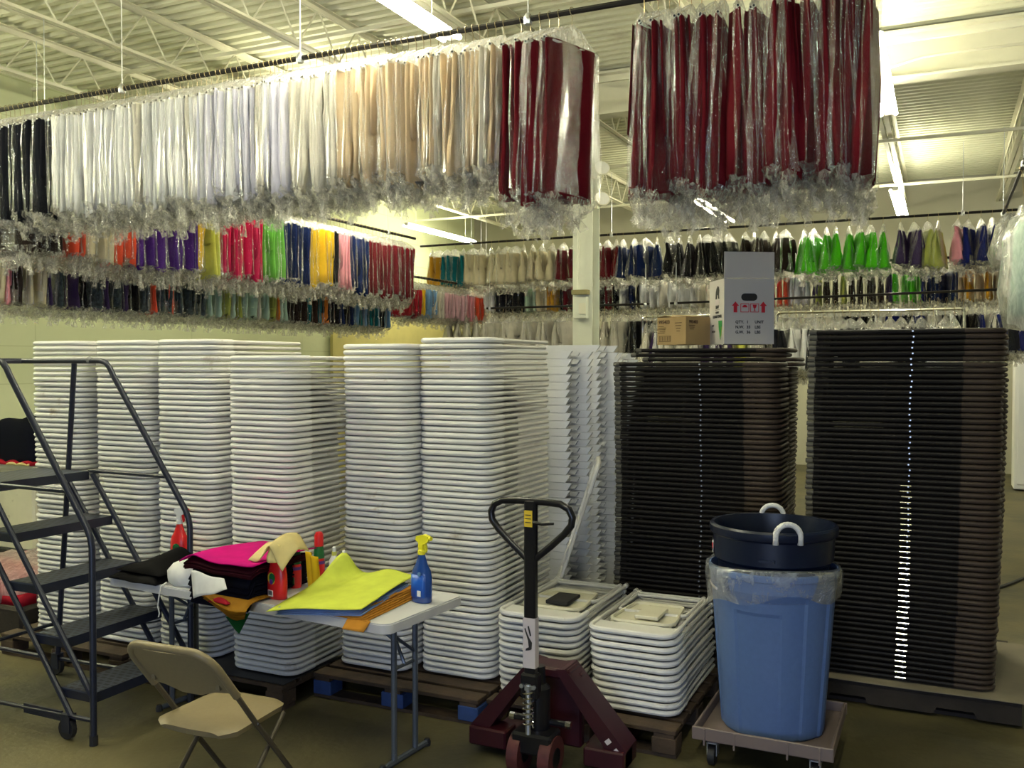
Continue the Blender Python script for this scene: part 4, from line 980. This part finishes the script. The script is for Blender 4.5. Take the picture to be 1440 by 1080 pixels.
# ------------------------------------------------------------------ bin on its dolly
cx, cy = -.745, 4.62
r = thing('dolly', 'tan plastic square dolly on casters under the blue bin', 'dolly', (cx, cy, 0), R(0))
h = .31
MB().box((0, 0, .137), (2 * h - .02, 2 * h - .02, .014)).build('tray', 'dolly', r, False)
for (a, b, w, d) in ((0, -h, 2 * h + .02, .014), (0, h, 2 * h + .02, .014), (-h, 0, .014, 2 * h), (h, 0, .014, 2 * h)): MB().bbox((a, b, .16), (w, d, .062), .004).build('rim', 'dolly', r, False)
for a in (-.26, -.12, .12, .26): MB().box((a, -h - .010, .148), (.008, .012, .075)).build('rib', 'dolly', r, False)
for sx in (-1, 1):
    for sy in (-1, 1):
        a, b = sx * .235, sy * .235
        c_ = MB().lathe([(.035, .115), (.042, .135)], 12, (a, b, 0)).lathe([(.035, .1), (.035, .118)], 12, (a, b, 0)).build('caster_boss', 'dolly', r)
        MB().box((a - .022, b - .01, .075), (.004, .05, .06)).box((a + .022, b - .01, .075), (.004, .05, .06)).box((a, b - .005, .103), (.05, .06, .005)).build('caster_fork', 'zinc', r, False)
        MB().tube([(a - .016, b - .02, .046), (a + .016, b - .02, .046)], .046, 16).build('caster', 'rubber', r)
def panel(a, z):
    a = math.degrees(a) % 360; q = 1.
    for (a0, a1, z0, z1, dq) in ((242, 288, -.1, .60, .022), (200, 309, -.1, .665, .022), (338, 347, -.1, .72, -.03), (20, 60, -.1, .66, .016), (100, 160, -.1, .66, .016)):
        if a0 < a < a1 and z0 < z < z1: q -= dq
    return q
r = thing('trash_bin', 'grey blue round bin standing on the tan dolly', 'bin', (cx, cy, .144))
prof = [(.235, 0), (.243, .01)] + [(.244 + .048 * k / 28, .02 + .66 * k / 28) for k in range(1, 29)] + [(.298, .70), (.300, .755), (.308, .76), (.308, .785), (.296, .79), (.288, .74), (.235, .03)]
MB().lathe(prof, 120, fn=panel, capt=True).build('body', 'can_blue', r, 11)
MB().tube([(-.292, -.06, .69), (-.27, -.12, .685), (-.235, -.18, .68)], .006, 6).build('scuff_ridge', 'decal', r)
r = thing('trash_bin', 'navy blue bin with white rope handles nested in the grey blue bin', 'bin', (cx, cy, .40))
MB().lathe([(.225, 0), (.262, .55), (.283, .57), (.288, .68), (.292, .685), (.300, .69), (.304, .70), (.304, .725), (.296, .735), (.284, .733), (.278, .70), (.215, .02)], 60).build('body', 'can_navy', r, 30)
for a in (100, 292):
    ca, sa = math.cos(R(a)), S(R(a)); tx, ty = -sa, ca
    pts = [(.294 * ca + tx * w, .294 * sa + ty * w, .70 + zz) for w, zz in [(-.056, -.02), (-.056, .02)] + [(-.056 * math.cos(q * math.pi / 12), .02 + .055 * S(q * math.pi / 12)) for q in range(1, 12)] + [(.056, .02), (.056, -.02)]]
    MB().tube(pts, .0135, 8).build('rope_handle', 'rope', r, 'all')
MB().slab(lambda u, v: (.2905 * math.cos(R(186 + 16 * u)), .2905 * S(R(186 + 16 * u)), .585 + .06 * v), 6, 2, .001).build('sticker', 'white_bottle', r, 'all')
MB().slab(lambda u, v: (.2915 * math.cos(R(196 + 5 * u)), .2915 * S(R(196 + 5 * u)), .60 + .03 * v), 4, 2, .001).build('sticker_print', 'ink_red', r, 'all')
MB().box((.02, -.287, .60), (.07, .03, .012)).build('side_grip', 'can_navy', r, False)
gg = random.Random(77)
r = thing('bin_liner', 'clear plastic liner folded over the grey blue bin rim', 'liner', (cx, cy, .144))
mb = MB(); n = 64; rows = [(.286, .66), (.296, .775), (.306, .808), (.318, .798), (.322, .76), (.319, .71), (.314, .66), (.308, .62)]; vs = []
for ri, (rr, z) in enumerate(rows):
    for k in range(n):
        a = 2 * math.pi * k / n; hang = .055 * S(a * 1.0 + 2.6) + .018 * S(a * 5 + 1)
        vs.append(((rr + (gg.uniform(-.006, .006) if ri > 2 else 0)) * math.cos(a), (rr + (gg.uniform(-.006, .006) if ri > 2 else 0)) * S(a), z + (hang * max(0, ri - 3) / 4 if ri > 3 else 0) + .012 * S(a * 2 + 4) * (ri > 0)))
mb.add(vs, [(i * n + k, i * n + (k + 1) % n, (i + 1) * n + (k + 1) % n, (i + 1) * n + k) for i in range(len(rows) - 1) for k in range(n)])
mb.build('film', 'liner', r, 'all')

# ------------------------------------------------------------------ cartons on the brown chairs
ZS = 2.036
r = thing('carton', 'open white blender carton with red arrows on the brown chairs', 'box', (-1.29, 6.02, ZS), R(31))
bw, bd, bh = .335, .30, .425
MB().box((bw / 2, .002, bh / 2), (bw, .004, bh)).build('front_panel', 'box_white', r, False)
MB().box((.002, bd / 2, bh / 2), (.004, bd - .008, bh)).build('side_panel', 'box_white', r, False)
MB().box((bw - .002, bd / 2, bh / 2), (.004, bd - .008, bh)).build('side_panel', 'box_white', r, False)
MB().box((bw / 2, bd - .002, bh / 2), (bw, .004, bh)).build('back_panel', 'box_white', r, False)
MB().box((bw / 2, bd / 2, .003), (bw - .01, bd - .01, .005)).build('bottom_panel', 'box_white', r, False)
MB().box((bw / 2, .002, bh + .088), (bw, .004, .17)).build('front_flap', 'box_white', r, False)
fr = (R(90), 0, 0); Yt = -.0012
o = .02; c_ = (.5 * bw, .305)
MB().prism(arc((c_[0] + .03, c_[1]), .024, -90, 90, 8, lambda p, q: (p, q)) + arc((c_[0] - .03, c_[1]), .024, 90, 270, 8, lambda p, q: (p, q)), -.002, -.0005, 'y').build('hand_hole_patch', 'ink', r, False)  # flat black patch stands in for the shaded opening
for ax in (.075, .262): MB().prism([(ax - .012, .205), (ax + .012, .205), (ax + .012, .248), (ax + .024, .248), (ax, .276), (ax - .024, .248), (ax - .012, .248)], -.002, -.0005, 'y').build('red_arrow', 'ink_red', r, False)
for ax in (.138, .204):
    for (a, b, w, d) in ((ax, .208, .056, .004), (ax, .262, .056, .004), (ax - .027, .235, .004, .056), (ax + .027, .235, .004, .056)): MB().box((a, -.0012, b), (w, .0015, d)).build('icon_frame', 'ink_red', r, False)
MB().prism(arc((.138, .238), .017, 0, 180, 8, lambda p, q: (p, q)), -.002, -.0005, 'y').build('umbrella_icon', 'ink_red', r, False)
MB().prism([(.19, .256), (.218, .256), (.214, .238), (.207, .231), (.207, .218), (.215, .214), (.193, .214), (.201, .218), (.201, .231), (.194, .238)], -.002, -.0005, 'y').build('glass_icon', 'ink_red', r, False)
for k, (a, b, c_) in enumerate((('QTY.', '1', 'UNIT'), ('N.W.', '33', 'LBS'), ('G.W.', '36', 'LBS'))):
    for s_, xx in ((a, .075), (b, .15), (c_, .205)): text('lettering', s_, .026, 'ink', r, (xx, Yt, .135 - .033 * k), fr)
sd = (R(90), 0, R(-90))      # print on the side that faces away from the arrows
def side(pts, mat, nm): MB().prism([(bd - p, q) for p, q in pts], -.002, -.0005, 'x').build(nm, mat, r, False)
side([(.13, .30), (.135, .345), (.15, .37), (.175, .385), (.195, .378), (.205, .355), (.20, .33), (.205, .30), (.185, .30), (.18, .325), (.165, .325), (.16, .30)], 'ink', 'bear_emblem')
side([(.135, .295), (.20, .295), (.21, .262), (.125, .262)], 'decal', 'emblem_base')
for s_, zz, sz in (('B&W', .235, .032), ('BLENDER', .205, .017), ('KODIAK POWER', .175, .026)): text('lettering', s_, sz, 'ink', r, (-.0012, bd - .165, zz), sd, 'CENTER', .9)
MB().box((-.0012, bd - .165, .228), (.001, .09, .002)).build('rule_line', 'ink', r, False)
side([(.19, .155), (.26, .155), (.262, .12), (.25, .09), (.232, .03), (.225, .03), (.212, .075), (.20, .10)], 'ink_green', 'leaf_emblem')
side([(.235, .115), (.262, .115), (.25, .06), (.234, .04)], 'ink_lime', 'leaf_emblem')
for s_, zz in (('100 FT', .12), ('WATTS 8', .08)): text('lettering', s_, .017, 'ink', r, (-.0013, bd - .06, zz), sd, 'LEFT', .9)
# kraft carton
r = thing('carton', 'small kraft cardboard carton beside the white blender carton', 'box', (-1.775, 6.16, ZS), R(-27))
w_, d_, h_ = .255, .245, .185
MB().box((w_ / 2, d_ / 2, h_ / 2), (w_, d_, h_)).build('body', 'card', r, False)
MB().slab(lambda u, v: (w_ * .02 + w_ * .5 * u, d_ * v, h_ + .004 + .03 * u * (1 - u)), 5, 3, .003).build('flap', 'card', r, False)
MB().slab(lambda u, v: (w_ * .52 + w_ * .46 * u, d_ * v, h_ + .004 + .012 * (1 - u)), 5, 3, .003).build('flap', 'card', r, False)
text('lettering', '995403', .034, 'ink_brown', r, (.012, Yt, .142), fr)
for k in range(5): MB().box((.035 + .012 * (k % 2), Yt, .125 - .011 * k), (.05 + .015 * (k % 3), .001, .004)).build('print_line', 'ink_brown', r, False)
for k in range(4): MB().box((.19, Yt, .145 - .018 * k), (.06 - .01 * k, .001, .004)).build('print_line', 'ink_brown', r, False)
for (a, b, w, d) in ((.07, .022, .104, .003), (.07, .058, .104, .003), (.02, .04, .003, .038), (.12, .04, .003, .038)): MB().box((a, Yt, b), (w, .001, d)).build('stamp_frame', 'ink_brown', r, False)
for k in range(6): MB().box((.034 + .015 * k, Yt, .04), (.004, .001, .028)).build('stamp_bar', 'ink_brown', r, False)
text('lettering', '995403', .03, 'ink_brown', r, (w_ + .0012, .03, .142), (R(90), 0, R(90)))
for k in range(3): MB().box((w_ + .0012, .06, .128 - .012 * k), (.001, .06 - .01 * k, .004)).build('print_line', 'ink_brown', r, False)

# ------------------------------------------------------------------ things along the sides
r = thing('storage_crate', 'cream plastic crate heaped with navy cloth behind the ladder', 'crate', (-8.2, 6.3, 0))
MB().bbox((0, 0, .50), (.66, .5, .80), .02).build('body', 'cream_pl', r, False)
MB().bbox((0, 0, .91), (.72, .56, .05), .01).build('lid_rim', 'cream_pl', r, False)
MB().bbox((0, 0, .055), (.7, .54, .11), .01).build('base', 'rubber', r, False)
r = thing('cloth_heap', 'heap of navy cloth lying on the cream crate', 'cloth', (-8.2, 6.3, .935))
mound(-.4, .36, -.28, .28, lambda u, v, x, y: (x, y, .05 + .40 * (1 - abs(2 * u - 1) ** 5) * (1 - abs(2 * v - 1) ** 5) + .03 * S(9 * u + 3 * v))).build('cloth', 'darknavy', r, 'all')
mound(-.2, .38, -.31, -.2, lambda u, v, x, y: (x, y, .012 + .035 * abs(S(9 * u)))).build('red_edge', 'red', r, 'all')
mound(.05, .36, -.325, -.25, lambda u, v, x, y: (x, y, .010 + .02 * abs(S(7 * u)))).build('yellow_edge', 'sand', r, 'all')
r = thing('wrapped_tray', 'red tray wrapped in clear film on the floor beyond the ladder', 'tray', (-6.35, 4.75, 0))
MB().bbox((0, 0, .10), (1.1, .8, .20), .02).build('base', 'wood_dark', r, False)
mound(-.5, .5, -.36, .36, lambda u, v, x, y: (x, y, .30 + .05 * S(5 * u + 2 * v) + .03 * S(11 * v)), z0=.20).build('red_bundle', 'red', r, 'all')
gq = random.Random(2); mb = MB(); loopmesh([(.2, .40, .55, .01), (.33, .41, .56, .02), (.40, .36, .5, .03), (.41, .15, .2, .02)], 28, gq, .02, mb); mb.build('wrap', 'film_white', r, 'all')
r = thing('cabinet', 'white steel cabinet with a round knob beyond the brown chairs', 'cabinet', (1.47, 15.9, 0))
MB().bbox((0, 0, 1.05), (1.0, .5, 2.05), .01).build('body', 'fixture', r, False)
for s in (-1, 1):
    d = MB().bbox((s * .235, -.256, 1.05), (.44, .02, 1.9), .006).build('door', 'fixture', r, False)
    MB().lathe([(.012, 0), (.012, .03), (.028, .04), (.024, .06)], 12).build('knob', 'zinc', d, True, loc=(s * .07, -.266, 1.05), rot=(R(90), 0, 0))
tag(MB().tube([(.9, 9.6, .014), (.66, 9.27, .014), (.55, 9.0, .016), (.40, 8.7, .014), (.1, 8.5, .014)], .014, 7).build('power_cable', 'rubber'), 'black power cable lying on the floor beyond the brown chairs', 'cable')
for (z, lab) in ((3.97, 'upper cream flood lamp clamped to the column'), (3.64, 'lower cream flood lamp clamped to the column')):
    r = thing('flood_lamp', lab, 'lamp', (-3.45, 9.60, z))
    MB().lathe([(.03, 0), (.075, .10), (.085, .115), (.085, .125)], 16).build('lamp_head', 'steel', r, 40, loc=(.04, -.03, 0), rot=(R(70), 0, R(35)))
    MB().lathe([(.074, .121), (.074, .128)], 16).build('lamp_lens', 'white_bottle', r, 40, loc=(.04, -.03, 0), rot=(R(70), 0, R(35)))
    MB().box((-.06, .03, -.02), (.12, .03, .03)).build('bracket', 'steel', r, False)
r = thing('electrical_box', 'cream electrical switch box fixed to the column', 'switch box', (-3.63, 9.585, 2.52))
MB().bbox((0, 0, 0), (.16, .07, .24), .008).build('body', 'column', r, False)
MB().box((.03, -.04, -.01), (.08, .012, .12)).build('cover', 'steel', r, False)
MB().box((.0, -.01, .17), (.18, .10, .05)).build('header', M('khaki plate', (.28, .24, .1), .6), r, False)
MB().tube([(-.03, .0, .15), (-.03, .0, 1.6)], .012, 6).build('conduit', 'column', r)
